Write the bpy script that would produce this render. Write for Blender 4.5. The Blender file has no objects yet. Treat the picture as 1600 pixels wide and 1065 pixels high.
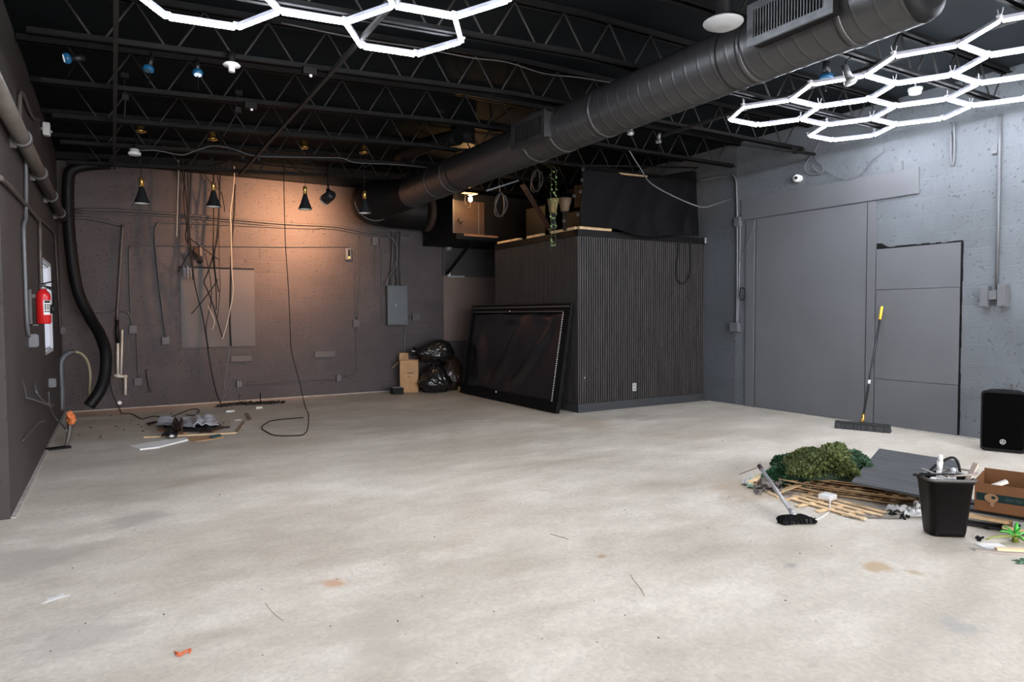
import bpy, bmesh, math, random
from mathutils import Vector, Matrix, noise, Quaternion
random.seed(7)
PI = math.pi
C = bpy.context.scene.collection

# ------------------------------------------------------------------ camera geometry
FPX, YAW, PITCH, ROLL, HCAM = 1048.98, math.radians(30.720), math.radians(-2.262), math.radians(-0.297), 1.35
_f = Vector((math.sin(YAW)*math.cos(PITCH), math.cos(YAW)*math.cos(PITCH), math.sin(PITCH)))
_r0 = Vector((math.cos(YAW), -math.sin(YAW), 0)); _u0 = _r0.cross(_f)
_r = _r0*math.cos(ROLL) + _u0*math.sin(ROLL); _u = _u0*math.cos(ROLL) - _r0*math.sin(ROLL)
EYE = Vector((0, 0, HCAM))
def _ray(x, y): return _r*((x-800)/FPX) - _u*((y-532.5)/FPX) + _f
def _hit(x, y, ax, v):
    d = _ray(x, y); return EYE + d*((v-EYE[ax])/d[ax])
def onX(x, y, v): return _hit(x, y, 0, v)      # where the sight line meets the plane X = v
def onY(x, y, v): return _hit(x, y, 1, v)
def onZ(x, y, v=0.0): return _hit(x, y, 2, v)
XL, XR, YB, YF = -0.62, 7.86, 11.35, -3.2      # room faces
YRET = 5.54                                     # left wall steps outward here
def zj(x): return 3.44 - 0.05*max(0.0, 3.35-x)  # underside of the joists
def zdeck(x): return zj(x) + 0.38

# ------------------------------------------------------------------ scene helpers
def tag(o, label=None, cat=None, group=None, kind=None):
    if label: o['label'] = label
    if cat: o['category'] = cat
    if group: o['group'] = group
    if kind: o['kind'] = kind
    return o
def thing(name, label, cat, loc=(0, 0, 0), group=None):
    o = bpy.data.objects.new(name, None); o.empty_display_size = .1; C.objects.link(o); o.location = loc
    return tag(o, label, cat, group)
def wloc(o):
    v = Vector(o.location)
    while o.parent is not None:
        o = o.parent; v += Vector(o.location)
    return v
class MB:
    """collects shapes, then becomes ONE mesh object"""
    def __init__(self): self.bm = bmesh.new(); self.mi = 0
    def _start(self): self.n0 = len(self.bm.faces)
    def _mark(self, smooth=False):
        self.bm.faces.ensure_lookup_table()
        for i in range(self.n0, len(self.bm.faces)):
            f = self.bm.faces[i]; f.material_index = self.mi; f.smooth = smooth
    def box(self, c, s, rot=None, bevel=0.0):
        self._start()
        M = Matrix.Translation(Vector(c)) @ ((rot.to_4x4() if rot is not None else Matrix.Identity(4))) @ Matrix.Diagonal((s[0], s[1], s[2], 1))
        r = bmesh.ops.create_cube(self.bm, size=1.0, matrix=M)
        if bevel > 0:
            es = list({e for v in r['verts'] for e in v.link_edges})
            bmesh.ops.bevel(self.bm, geom=es, offset=bevel, segments=2, affect='EDGES', profile=.6)
        self._mark(); return self
    def box2(self, a, b, bevel=0.0):
        a, b = Vector(a), Vector(b)
        return self.box((a+b)/2, [abs(b[i]-a[i]) for i in range(3)], None, bevel)
    def bar(self, p, q, w, t, up=(0, 0, 1), bevel=0.0):
        p, q = Vector(p), Vector(q); d = (q-p); L = d.length; d.normalize(); u = Vector(up)
        s = d.cross(u)
        if s.length < 1e-4: s = d.cross(Vector((1, 0, 0)))
        s.normalize(); u = s.cross(d)
        R = Matrix((d, s, u)).transposed()
        return self.box((p+q)/2, (L, w, t), R, bevel)
    def cyl(self, p, q, r, r2=None, seg=16, caps=True):
        self._start(); p, q = Vector(p), Vector(q); d = q-p
        M = Matrix.Translation((p+q)/2) @ d.to_track_quat('Z', 'Y').to_matrix().to_4x4()
        bmesh.ops.create_cone(self.bm, cap_ends=caps, segments=seg, radius1=r, radius2=r if r2 is None else r2, depth=d.length, matrix=M)
        self._mark(True)
        for f in self.bm.faces[self.n0:]:
            if len(f.verts) > 4: f.smooth = False
        return self
    def sph(self, c, r, sub=2, sc=(1, 1, 1)):
        self._start()
        bmesh.ops.create_icosphere(self.bm, subdivisions=sub, radius=r, matrix=Matrix.Translation(Vector(c)) @ Matrix.Diagonal((sc[0], sc[1], sc[2], 1)))
        self._mark(True); return self
    def quad(self, pts, smooth=False):
        self._start(); self.bm.faces.new([self.bm.verts.new(Vector(p)) for p in pts]); self._mark(smooth); return self
    def rings(self, rs, cap0=True, cap1=True, smooth=True, close=True):
        self._start(); V = [[self.bm.verts.new(p) for p in r] for r in rs]; n = len(rs[0])
        for a, b in zip(V, V[1:]):
            for i in range(n if close else n-1):
                self.bm.faces.new((a[i], a[(i+1) % n], b[(i+1) % n], b[i]))
        self._mark(smooth); self._start()
        if cap0: self.bm.faces.new(list(reversed(V[0])))
        if cap1: self.bm.faces.new(V[-1])
        self._mark(False); return self
    def lathe(self, prof, c=(0, 0, 0), axis=(0, 0, 1), seg=24, caps=True):
        c = Vector(c); ax = Vector(axis).normalized(); q = ax.to_track_quat('Z', 'Y'); rs = []
        for r, h in prof:
            rs.append([c + q @ Vector((r*math.cos(2*PI*i/seg), r*math.sin(2*PI*i/seg), h)) for i in range(seg)])
        return self.rings(rs, caps, caps)
    def tube(self, pts, r, seg=8, smoothn=5, closed=False):
        P = [Vector(p) for p in pts]
        if smoothn > 1 and len(P) > 2: P = spline(P, smoothn)
        rs = []; t0 = (P[1]-P[0]).normalized(); nrm = t0.orthogonal().normalized()
        for i, p in enumerate(P):
            t = (P[min(i+1, len(P)-1)] - P[max(i-1, 0)])
            t = t.normalized() if t.length > 1e-9 else t0
            nrm = (nrm - t*nrm.dot(t)); nrm = nrm.normalized() if nrm.length > 1e-6 else t.orthogonal().normalized()
            b = t.cross(nrm); rr = r(i/(len(P)-1)) if callable(r) else r
            rs.append([p + (nrm*math.cos(2*PI*k/seg) + b*math.sin(2*PI*k/seg))*rr for k in range(seg)])
        return self.rings(rs)
    def prism(self, poly, h, M=None, smooth=False):
        """poly in local xy, extruded along local z by h"""
        M = M or Matrix.Identity(4)
        return self.rings([[M @ Vector((x, y, 0)) for x, y in poly], [M @ Vector((x, y, h)) for x, y in poly]], smooth=smooth)
    def build(self, name, mats, parent=None, recalc=True, loc=None):
        if recalc: bmesh.ops.recalc_face_normals(self.bm, faces=self.bm.faces)
        me = bpy.data.meshes.new(name); o = bpy.data.objects.new(name, me); C.objects.link(o)
        if parent is not None:
            o.parent = parent; off = wloc(parent)
            for v in self.bm.verts: v.co -= off
        elif loc is not None:
            o.location = loc
            for v in self.bm.verts: v.co -= Vector(loc)
        self.bm.to_mesh(me); self.bm.free()
        for m in (mats if isinstance(mats, (list, tuple)) else [mats]): me.materials.append(m)
        return o
def spline(P, n):
    out = []
    for i in range(len(P)-1):
        p0, p1, p2, p3 = P[max(i-1, 0)], P[i], P[i+1], P[min(i+2, len(P)-1)]
        for k in range(n):
            t = k/n
            out.append(0.5*((2*p1) + (p2-p0)*t + (2*p0-5*p1+4*p2-p3)*t*t + (3*p1-p0-3*p2+p3)*t**3))
    out.append(P[-1]); return out
def rotz(a): return Matrix.Rotation(a, 3, 'Z')
def frame(o, x, y):
    """4x4 with given origin and local x, y axes"""
    x = Vector(x).normalized(); z = x.cross(Vector(y)).normalized(); y = z.cross(x)
    M = Matrix((x, y, z)).transposed().to_4x4(); M.translation = Vector(o); return M

# ------------------------------------------------------------------ materials
MATS = {}
def mat(name, col, rough=.6, metal=0.0, var=0.0, vscale=6.0, bump=0.0, bscale=40.0, spec=.5, emit=None, coat=0.0):
    if name in MATS: return MATS[name]
    m = bpy.data.materials.new(name); m.use_nodes = True; nt = m.node_tree; b = nt.nodes['Principled BSDF']
    b.inputs['Base Color'].default_value = (*col, 1); b.inputs['Roughness'].default_value = rough
    b.inputs['Metallic'].default_value = metal; b.inputs['Specular IOR Level'].default_value = spec
    if coat: b.inputs['Coat Weight'].default_value = coat
    if emit: b.inputs['Emission Color'].default_value = (*emit[0], 1); b.inputs['Emission Strength'].default_value = emit[1]
    tc = nt.nodes.new('ShaderNodeTexCoord')
    if var:
        n = nt.nodes.new('ShaderNodeTexNoise'); n.inputs['Scale'].default_value = vscale; n.inputs['Detail'].default_value = 5
        nt.links.new(tc.outputs['Object'], n.inputs['Vector'])
        r = nt.nodes.new('ShaderNodeValToRGB'); e = r.color_ramp.elements
        e[0].position, e[1].position = .3, .7
        e[0].color = (*[c*(1-var) for c in col], 1); e[1].color = (*[min(1, c*(1+var)) for c in col], 1)
        nt.links.new(n.outputs['Fac'], r.inputs['Fac']); nt.links.new(r.outputs['Color'], b.inputs['Base Color'])
    if bump:
        n2 = nt.nodes.new('ShaderNodeTexNoise'); n2.inputs['Scale'].default_value = bscale; n2.inputs['Detail'].default_value = 4
        nt.links.new(tc.outputs['Object'], n2.inputs['Vector'])
        bp = nt.nodes.new('ShaderNodeBump'); bp.inputs['Strength'].default_value = bump; bp.inputs['Distance'].default_value = .02
        nt.links.new(n2.outputs['Fac'], bp.inputs['Height']); nt.links.new(bp.outputs['Normal'], b.inputs['Normal'])
    MATS[name] = m; return m
def N(nt, t, **kw):
    n = nt.nodes.new(t)
    for k, v in kw.items():
        if k in n.inputs: n.inputs[k].default_value = v
        else: setattr(n, k, v)
    return n
def ramp(nt, a, b, ca=(0, 0, 0, 1), cb=(1, 1, 1, 1)):
    r = nt.nodes.new('ShaderNodeValToRGB'); e = r.color_ramp.elements
    e[0].position, e[1].position = a, b; e[0].color, e[1].color = ca, cb; return r
def mix(nt, mode, fac, a, b):
    m = nt.nodes.new('ShaderNodeMix'); m.data_type = 'RGBA'; m.blend_type = mode
    for s, v in ((0, fac), (6, a), (7, b)):
        if hasattr(v, 'is_output'): nt.links.new(v, m.inputs[s])
        else: m.inputs[s].default_value = v
    return m.outputs[2]

def wall_mat(name, col, axis, rough=.62, block=1.0, pits=1.0, dark_beyond=None):
    """painted concrete block: mortar joints, pits, roller and scuff variation"""
    m = bpy.data.materials.new(name); m.use_nodes = True; nt = m.node_tree; b = nt.nodes['Principled BSDF']; L = nt.links.new
    g = N(nt, 'ShaderNodeNewGeometry'); sp = N(nt, 'ShaderNodeSeparateXYZ'); L(g.outputs['Position'], sp.inputs[0])
    cb = N(nt, 'ShaderNodeCombineXYZ'); L(sp.outputs[axis], cb.inputs[0]); L(sp.outputs['Z'], cb.inputs[1])
    br = N(nt, 'ShaderNodeTexBrick'); br.inputs['Scale'].default_value = 1; br.inputs['Brick Width'].default_value = .405; br.inputs['Row Height'].default_value = .203
    br.inputs['Mortar Size'].default_value = .012; br.inputs['Mortar Smooth'].default_value = .7
    br.inputs['Color1'].default_value = (.0, .0, .0, 1); br.inputs['Color2'].default_value = (1, 1, 1, 1); br.inputs['Mortar'].default_value = (.5, .5, .5, 1)
    L(cb.outputs[0], br.inputs['Vector'])
    n1 = N(nt, 'ShaderNodeTexNoise', Scale=1.1, Detail=6.0); L(g.outputs['Position'], n1.inputs['Vector'])
    n2 = N(nt, 'ShaderNodeTexNoise', Scale=60.0, Detail=4.0); L(g.outputs['Position'], n2.inputs['Vector'])
    n3 = N(nt, 'ShaderNodeTexNoise', Scale=26.0, Detail=3.0); L(g.outputs['Position'], n3.inputs['Vector'])
    r1 = ramp(nt, .3, .7, (*[c*.82 for c in col], 1), (*[c*1.15 for c in col], 1)); L(n1.outputs['Fac'], r1.inputs['Fac'])
    c = mix(nt, 'MIX', .12*block, r1.outputs['Color'], br.outputs['Color'])
    if block: c = mix(nt, 'MIX', .10*block, r1.outputs['Color'], c)
    # block-to-block tint only
    tint = mix(nt, 'MULTIPLY', .22*block, r1.outputs['Color'], br.outputs['Color'])
    mort = mix(nt, 'MIX', br.outputs['Fac'], tint, r1.outputs['Color'])
    rp = ramp(nt, .63, .72); L(n3.outputs['Fac'], rp.inputs['Fac'])
    mp = N(nt, 'ShaderNodeMath', operation='MULTIPLY'); L(rp.outputs['Color'], mp.inputs[0]); mp.inputs[1].default_value = .55*pits
    c2 = mix(nt, 'MIX', mp.outputs[0], mort, (*[x*.45 for x in col], 1))
    if dark_beyond:   # light falloff put into the colour: darker past this line
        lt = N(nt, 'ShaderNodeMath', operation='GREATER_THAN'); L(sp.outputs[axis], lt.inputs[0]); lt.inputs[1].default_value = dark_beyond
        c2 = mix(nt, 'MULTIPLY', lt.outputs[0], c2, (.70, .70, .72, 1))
    L(c2, b.inputs['Base Color']); b.inputs['Roughness'].default_value = rough; b.inputs['Specular IOR Level'].default_value = .35
    a1 = N(nt, 'ShaderNodeMath', operation='MULTIPLY'); L(br.outputs['Fac'], a1.inputs[0]); a1.inputs[1].default_value = -.5*block
    a2 = N(nt, 'ShaderNodeMath', operation='MULTIPLY_ADD'); L(n2.outputs['Fac'], a2.inputs[0]); a2.inputs[1].default_value = .7*pits; L(a1.outputs[0], a2.inputs[2])
    a3 = N(nt, 'ShaderNodeMath', operation='MULTIPLY_ADD'); L(rp.outputs['Color'], a3.inputs[0]); a3.inputs[1].default_value = -1.0*pits; L(a2.outputs[0], a3.inputs[2])
    bp = N(nt, 'ShaderNodeBump', Strength=.55, Distance=.012); L(a3.outputs[0], bp.inputs['Height']); L(bp.outputs['Normal'], b.inputs['Normal'])
    return m
def floor_mat():
    m = bpy.data.materials.new('polished_concrete'); m.use_nodes = True; nt = m.node_tree; b = nt.nodes['Principled BSDF']; L = nt.links.new
    g = N(nt, 'ShaderNodeNewGeometry'); P = g.outputs['Position']
    mp = N(nt, 'ShaderNodeMapping'); mp.inputs['Scale'].default_value = (1, 1.9, 1); mp.inputs['Rotation'].default_value = (0, 0, -.5); L(P, mp.inputs['Vector'])
    n1 = N(nt, 'ShaderNodeTexNoise', Scale=.55, Detail=7.0, Roughness=.6); L(mp.outputs[0], n1.inputs['Vector'])
    n2 = N(nt, 'ShaderNodeTexNoise', Scale=2.4, Detail=6.0, Roughness=.65); L(mp.outputs[0], n2.inputs['Vector'])
    n3 = N(nt, 'ShaderNodeTexVoronoi', Scale=55.0); L(P, n3.inputs['Vector'])
    n4 = N(nt, 'ShaderNodeTexNoise', Scale=9.0, Detail=5.0); L(P, n4.inputs['Vector'])
    r1 = ramp(nt, .32, .66, (.475, .430, .360, 1), (.72, .672, .595, 1)); L(n1.outputs['Fac'], r1.inputs['Fac'])
    r2 = ramp(nt, .33, .62, (.72, .69, .64, 1), (1, 1, 1, 1)); L(n2.outputs['Fac'], r2.inputs['Fac'])
    c = mix(nt, 'MULTIPLY', .6, r1.outputs['Color'], r2.outputs['Color'])
    r3 = ramp(nt, .0, .9, (.80, .79, .77, 1), (1.12, 1.1, 1.06, 1)); L(n3.outputs['Color'], r3.inputs['Fac'])
    c = mix(nt, 'MULTIPLY', .55, c, r3.outputs['Color'])
    r4 = ramp(nt, .64, .76); L(n4.outputs['Fac'], r4.inputs['Fac'])
    k = N(nt, 'ShaderNodeMath', operation='MULTIPLY'); L(r4.outputs['Color'], k.inputs[0]); k.inputs[1].default_value = .35
    c = mix(nt, 'MIX', k.outputs[0], c, (.30, .25, .20, 1))
    # stains and broader tints with a place of their own: (px, py, radius, colour, strength)
    for px, py, rad, col, st in ((520, 912, .07, (.50, .24, .10), .6), (1372, 886, .10, (.42, .28, .13), .75), (1425, 893, .05, (.40, .27, .13), .7), (940, 869, .04, (.35, .24, .12), .8),
                                 (1235, 883, .05, (.25, .25, .24), .6), (1500, 978, .10, (.30, .30, .29), .45), (1180, 765, .42, (.42, .30, .20), .55), (450, 662, .6, (.30, .28, .29), .2),
                                 (640, 655, 1.3, (.32, .27, .235), .4), (310, 665, .8, (.50, .40, .33), .4), (200, 640, .9, (.55, .40, .30), .55), (170, 665, .8, (.55, .42, .32), .5), (560, 985, .25, (.42, .37, .30), .5), (590, 1020, .2, (.42, .38, .31), .4),
                                 (120, 995, .3, (.36, .33, .29), .5), (220, 812, .22, (.33, .31, .29), .5), (40, 880, .35, (.38, .35, .31), .5), (905, 660, .5, (.36, .27, .18), .4), (1000, 650, .4, (.3, .27, .22), .4)):
        ctr = onZ(px, py)
        sb = N(nt, 'ShaderNodeVectorMath', operation='DISTANCE'); L(P, sb.inputs[0]); sb.inputs[1].default_value = ctr
        ad = N(nt, 'ShaderNodeMath', operation='MULTIPLY_ADD'); L(n2.outputs['Fac'] if rad > .15 else n4.outputs['Fac'], ad.inputs[0]); ad.inputs[1].default_value = rad*2.2; ad.inputs[2].default_value = -rad*1.1
        su = N(nt, 'ShaderNodeMath', operation='ADD'); L(sb.outputs['Value'], su.inputs[0]); L(ad.outputs[0], su.inputs[1])
        mr = N(nt, 'ShaderNodeMapRange'); mr.inputs['From Min'].default_value = rad; mr.inputs['From Max'].default_value = rad*.35
        mr.inputs['To Min'].default_value = 0; mr.inputs['To Max'].default_value = st; L(su.outputs[0], mr.inputs['Value'])
        c = mix(nt, 'MIX', mr.outputs[0], c, (*col, 1))
    L(c, b.inputs['Base Color']); b.inputs['Specular IOR Level'].default_value = .35
    rr = ramp(nt, .3, .7, (.38, .38, .38, 1), (.62, .62, .62, 1)); L(n2.outputs['Fac'], rr.inputs['Fac']); L(rr.outputs['Color'], b.inputs['Roughness'])
    bp = N(nt, 'ShaderNodeBump', Strength=.08, Distance=.004); L(n4.outputs['Fac'], bp.inputs['Height']); L(bp.outputs['Normal'], b.inputs['Normal'])
    return m
def ceiling_mat():
    m = bpy.data.materials.new('deck_paint'); m.use_nodes = True; nt = m.node_tree; b = nt.nodes['Principled BSDF']; L = nt.links.new
    g = N(nt, 'ShaderNodeNewGeometry'); sp = N(nt, 'ShaderNodeSeparateXYZ'); L(g.outputs['Position'], sp.inputs[0])
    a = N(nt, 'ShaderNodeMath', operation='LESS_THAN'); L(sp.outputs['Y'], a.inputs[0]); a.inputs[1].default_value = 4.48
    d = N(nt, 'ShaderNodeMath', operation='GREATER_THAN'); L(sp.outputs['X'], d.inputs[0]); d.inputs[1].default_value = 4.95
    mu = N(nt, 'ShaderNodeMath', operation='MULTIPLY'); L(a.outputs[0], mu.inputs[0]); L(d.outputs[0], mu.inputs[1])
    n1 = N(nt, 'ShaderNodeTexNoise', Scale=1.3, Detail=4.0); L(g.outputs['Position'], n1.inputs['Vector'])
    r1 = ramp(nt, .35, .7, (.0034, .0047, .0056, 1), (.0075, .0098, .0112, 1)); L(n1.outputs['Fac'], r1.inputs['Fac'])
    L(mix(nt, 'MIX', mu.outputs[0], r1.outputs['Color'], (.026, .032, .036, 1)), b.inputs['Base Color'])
    b.inputs['Roughness'].default_value = .8; b.inputs['Specular IOR Level'].default_value = .08
    return m

PAINT = (.105, .108, .118)
M_wall_b = wall_mat('paint_block_back', (.079, .066, .066), 'X', block=.5, pits=1.3)
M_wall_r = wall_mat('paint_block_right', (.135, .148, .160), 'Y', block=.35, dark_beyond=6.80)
M_wall_l = wall_mat('paint_render_left', (.058, .050, .0475), 'Y', block=.12, pits=.5)
M_floor = floor_mat(); M_ceil = ceiling_mat()
M_board = mat('grey_board_paint', (.125, .128, .136), .42, var=.07, vscale=1.5, bump=.05, bscale=15)
M_boardb = mat('grey_board_paint_back', (.088, .073, .069), .55, var=.06, vscale=2)
M_conduit = mat('grey_conduit_paint', (.075, .068, .068), .5, var=.1, vscale=10)
M_conduit_r = mat('blue_grey_conduit_paint', (.12, .125, .134), .42, var=.08, vscale=8)
M_pipe_l = mat('brown_grey_pipe_paint', (.085, .072, .062), .4, var=.2, vscale=9)
M_black = mat('black_paint', (.0065, .0065, .007), .55, var=.2, spec=.15)
M_steel = mat('black_joist_paint', (.0068, .0066, .0066), .6, var=.25, vscale=12, spec=.15)
M_web = mat('grey_web_paint', (.026, .0245, .024), .6, var=.25, vscale=12, spec=.2)
M_duct = mat('black_spiral_metal', (.020, .0192, .0197), .42, 0.0, var=.12, vscale=4, spec=1.0)
M_grey_metal = mat('grey_grille_metal', (.16, .17, .18), .4, .4, var=.2, vscale=20)
M_rubber = mat('black_rubber', (.006, .006, .0065), .5, spec=.25)
M_rubber_m = mat('matte_black_cable', (.010, .009, .009), .65, spec=.2)
M_white = mat('white_plastic', (.72, .72, .71), .4)
M_cable_g = mat('grey_cable_sheath', (.085, .085, .088), .5)
M_cream = mat('cream_pvc', (.62, .58, .50), .4, var=.1); M_cwire = mat('cream_wire', (.40, .35, .29), .5)
M_brass = mat('brass', (.72, .42, .12), .25, .9)
M_gloss_black = mat('satin_black_shade', (.014, .016, .018), .38)
M_fabric = mat('black_drape_cloth', (.0035, .0035, .004), .75, var=.2, vscale=3, bump=.1, bscale=200, spec=.12)
M_cardb = mat('cardboard', (.46, .27, .135), .8, var=.12, vscale=7)
M_cardd = mat('dark_cardboard', (.042, .021, .013), .8, var=.15)
M_wood = mat('pale_pine', (.72, .51, .29), .65, var=.22, vscale=12)
M_woodd = mat('weathered_lath', (.52, .35, .19), .7, var=.4, vscale=9)
M_red = mat('extinguisher_red', (.55, .012, .014), .28, coat=.4)
M_paper = mat('white_paper', (.75, .74, .72), .7, var=.08)
M_grey = mat('mid_grey_plastic', (.28, .28, .28), .5)
M_alu = mat('dull_aluminium', (.42, .42, .42), .4, .5, var=.1)
# ------------------------------------------------------------------ shell
def struct(b, name, m, **k): return tag(b.build(name, m, **k), kind='structure')
struct(MB().box2((-4.6, YF, -.2), (XR, YB, 0)), 'floor', M_floor)
b = MB()
prof = [(-4.7, zdeck(-4.7)), (3.35, zdeck(3.35)), (XR+.1, zdeck(XR)), (XR+.1, 4.25), (-4.7, 4.25)]
b.rings([[Vector((x, YF-.1, z)) for x, z in prof], [Vector((x, YB+.1, z)) for x, z in prof]], smooth=False)
struct(b, 'ceiling', M_ceil)
struct(MB().box2((XL-.2, YB, -.2), (XR+.2, YB+.2, 4.2)), 'wall_back', M_wall_b)
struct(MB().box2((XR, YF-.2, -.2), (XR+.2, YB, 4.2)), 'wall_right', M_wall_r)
# left wall with a tall slot window, and the return where the room widens
WY0, WY1, WZ0, WZ1 = 8.62, 9.80, .94, 1.985
b = MB()
b.box2((XL-.2, YRET, -.2), (XL, WY0, 4.2)).box2((XL-.2, WY1, -.2), (XL, YB, 4.2)).box2((XL-.2, WY0, -.2), (XL, WY1, WZ0)).box2((XL-.2, WY0, WZ1), (XL, WY1, 4.2))
b.box2((-4.6, YRET, -.2), (XL-.2, YRET+.2, 4.2))
struct(b, 'wall_left', M_wall_l)
struct(MB().box2((-4.8, YF-.2, -.2), (-4.6, YRET+.2, 4.2)), 'wall_left_front', M_wall_l)
# unseen front wall behind the photographer, with glazing added to light the room
b = MB()
SX0, SX1, SZ0, SZ1 = -.6, 7.0, .1, 2.75
b.box2((-4.8, YF-.2, -.2), (SX0, YF, 4.2)).box2((SX1, YF-.2, -.2), (XR, YF, 4.2)).box2((SX0, YF-.2, -.2), (SX1, YF, SZ0)).box2((SX0, YF-.2, SZ1), (SX1, YF, 4.2))
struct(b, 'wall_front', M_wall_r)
b = MB()
for i in range(5):
    x = SX0 + (SX1-SX0)*i/4; b.box2((x-.03, YF-.16, SZ0), (x+.03, YF-.06, SZ1))
b.box2((SX0, YF-.16, SZ0), (SX1, YF-.06, SZ0+.06)).box2((SX0, YF-.16, SZ1-.06), (SX1, YF-.06, SZ1))
struct(b, 'window_added', M_alu)
M_glass = bpy.data.materials.new('window_glass'); M_glass.use_nodes = True
nt = M_glass.node_tree; nt.nodes.clear()
o_ = N(nt, 'ShaderNodeOutputMaterial'); tr = N(nt, 'ShaderNodeBsdfTransparent'); gl = N(nt, 'ShaderNodeBsdfGlossy', Roughness=.02); mx = N(nt, 'ShaderNodeMixShader'); mx.inputs[0].default_value = .06
nt.links.new(tr.outputs[0], mx.inputs[1]); nt.links.new(gl.outputs[0], mx.inputs[2]); nt.links.new(mx.outputs[0], o_.inputs[0])
w2 = bpy.data.objects['window_added']
MB().box2((SX0, YF-.115, SZ0+.06), (SX1, YF-.105, SZ1-.06)).build('pane', M_glass, w2)
# window 1: white painted reveal and frame with a bright pane
M_wframe = mat('white_window_paint', (.62, .62, .66), .5)
b = MB(); t = .035
b.box2((XL-.19, WY0+.001, WZ0+.001), (XL-.005, WY0+t, WZ1-.001)).box2((XL-.19, WY1-t, WZ0+.001), (XL-.005, WY1-.001, WZ1-.001))
b.box2((XL-.19, WY0+t, WZ0+.001), (XL-.005, WY1-t, WZ0+t)).box2((XL-.19, WY0+t, WZ1-t), (XL-.005, WY1-t, WZ1-.001))
w1 = struct(b, 'window_1', M_wframe)
b = MB(); b.box2((XL-.07, WY0+t, WZ0+t), (XL-.033, WY0+t+.02, WZ1-t)).box2((XL-.07, WY1-t-.02, WZ0+t), (XL-.033, WY1-t, WZ1-t)).box2((XL-.07, WY0+t, WZ0+t), (XL-.033, WY1-t, WZ0+t+.02)).box2((XL-.07, WY0+t, WZ1-t-.02), (XL-.033, WY1-t, WZ1-t))
b.build('window_frame', M_wframe, w1)
MB().box2((XL-.040, WY0+t+.02, WZ0+t+.02), (XL-.036, WY1-t-.02, WZ1-t-.02)).build('pane', M_glass, w1)
# pale unpainted slab edge along the foot of the walls
M_edge = mat('pale_mortar_edge', (.42, .39, .35), .8, var=.25, vscale=12)
struct(MB().box2((XL, YB-.035, 0), (5.2, YB-.001, .012)), 'baseboard_back', M_edge)
struct(MB().box2((XR-.04, 2.0, 0), (XR-.001, 7.3, .012)), 'baseboard_right', M_edge)
struct(MB().box2((XL+.001, YRET, 0), (XL+.03, YB-.04, .012)), 'baseboard_left', M_edge)
# black painted bearing beam along the top of the back wall
struct(MB().box2((XL, YB-.14, 3.53), (XR, YB-.002, 3.85)), 'trim_1', M_black)

# ------------------------------------------------------------------ roof joists
JY = [1.12, 2.24, 3.36, 4.48, 5.60, 6.72, 7.84, 8.96, 10.08]
ordn = ['first', 'second', 'third', 'fourth', 'fifth', 'sixth', 'seventh', 'eighth', 'ninth']
web_cache = {}
def web_mesh(dx, dz, r=.0085):
    k = (round(dx, 3), round(dz, 3))
    if k not in web_cache:
        b = MB(); b.cyl((0, 0, 0), (dx, 0, dz), r, seg=8); o = b.build('tmp', M_web); web_cache[k] = o.data; bpy.data.objects.remove(o)
    return web_cache[k]
JD = .33
for ji, Y in enumerate(JY):
    n = len(JY)-1-ji
    t = thing('roof_joist', f'black open-web steel roof joist, {ordn[n]} counted from the back wall', 'joist', (3.35, Y, 3.44), 'steel roof joists across the ceiling')
    x0 = -4.5 if Y < YRET-.1 else XL+.05
    for nm, dz0, dz1, xa, xb in (('bottom_chord', 0, .045, x0+.12, XR-.16), ('top_chord', JD-.01, JD+.045, x0-.04, XR-.005)):
        b = MB()
        for s in (-1, 1):
            for (xs, xe) in ((xa, 3.35), (3.35, xb)):
                y0, y1 = Y+s*.010, Y+s*.045
                for ya, yb_, za, zb in ((Y+s*.010, Y+s*.016, 0, 1), (y0, y1, 0, .13)):
                    pts = []
                    for x in (xs, xe):
                        z0 = zj(x)+dz0+(dz1-dz0)*za; z1 = zj(x)+dz0+(dz1-dz0)*zb
                        pts.append([Vector((x, ya, z0)), Vector((x, yb_, z0)), Vector((x, yb_, z1)), Vector((x, ya, z1))])
                    b.rings(pts, smooth=False)
        b.build(nm, M_steel, t)
    pitch = .46; x = x0+.30
    k = 0
    while x + pitch < XR-.1:
        for (xa, xb, up) in ((x, x+pitch/2-.03, False), (x+pitch/2+.03, x+pitch, True)):
            # V shape: down then up
            za, zb = (zj(xa)+JD, zj(xb)+.02) if not up else (zj(xa)+.02, zj(xb)+JD)
            if not (Y < 3.0 and xb < 1.0):
                o = bpy.data.objects.new('web_bar', web_mesh(xb-xa, zb-za)); C.objects.link(o); o.parent = t
                o.location = Vector((xa, Y, za)) - wloc(t)
        x += pitch
# bridging bars running front to back under the joists
M_brid = M_steel
def bridging(pa, pb, lab):
    a, c = onZ(*pa, zj(onZ(*pa, 3.4).x)+.0), onZ(*pb, zj(onZ(*pb, 3.4).x)+.0)
    x = (a.x+c.x)/2; z = zj(x)-.014
    b = MB(); b.bar((x, JY[0]-.05, z), (x, (JY[-1]+.06) if x < 5 else 5.9, z), .03, .028); tag(b.build('bridging_bar', M_web), lab, 'brace', 'bridging bars under the joists')
bridging((179, 60), (181, 150), 'black bridging bar crossing under the joists nearest the left wall')
bridging((560, 60), (470, 165), 'black bridging bar crossing under the joists between the left hexagon light and the big duct')
bridging((1058, 202), (1110, 186), 'black bridging bar crossing under the joists right of the big duct')

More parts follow.
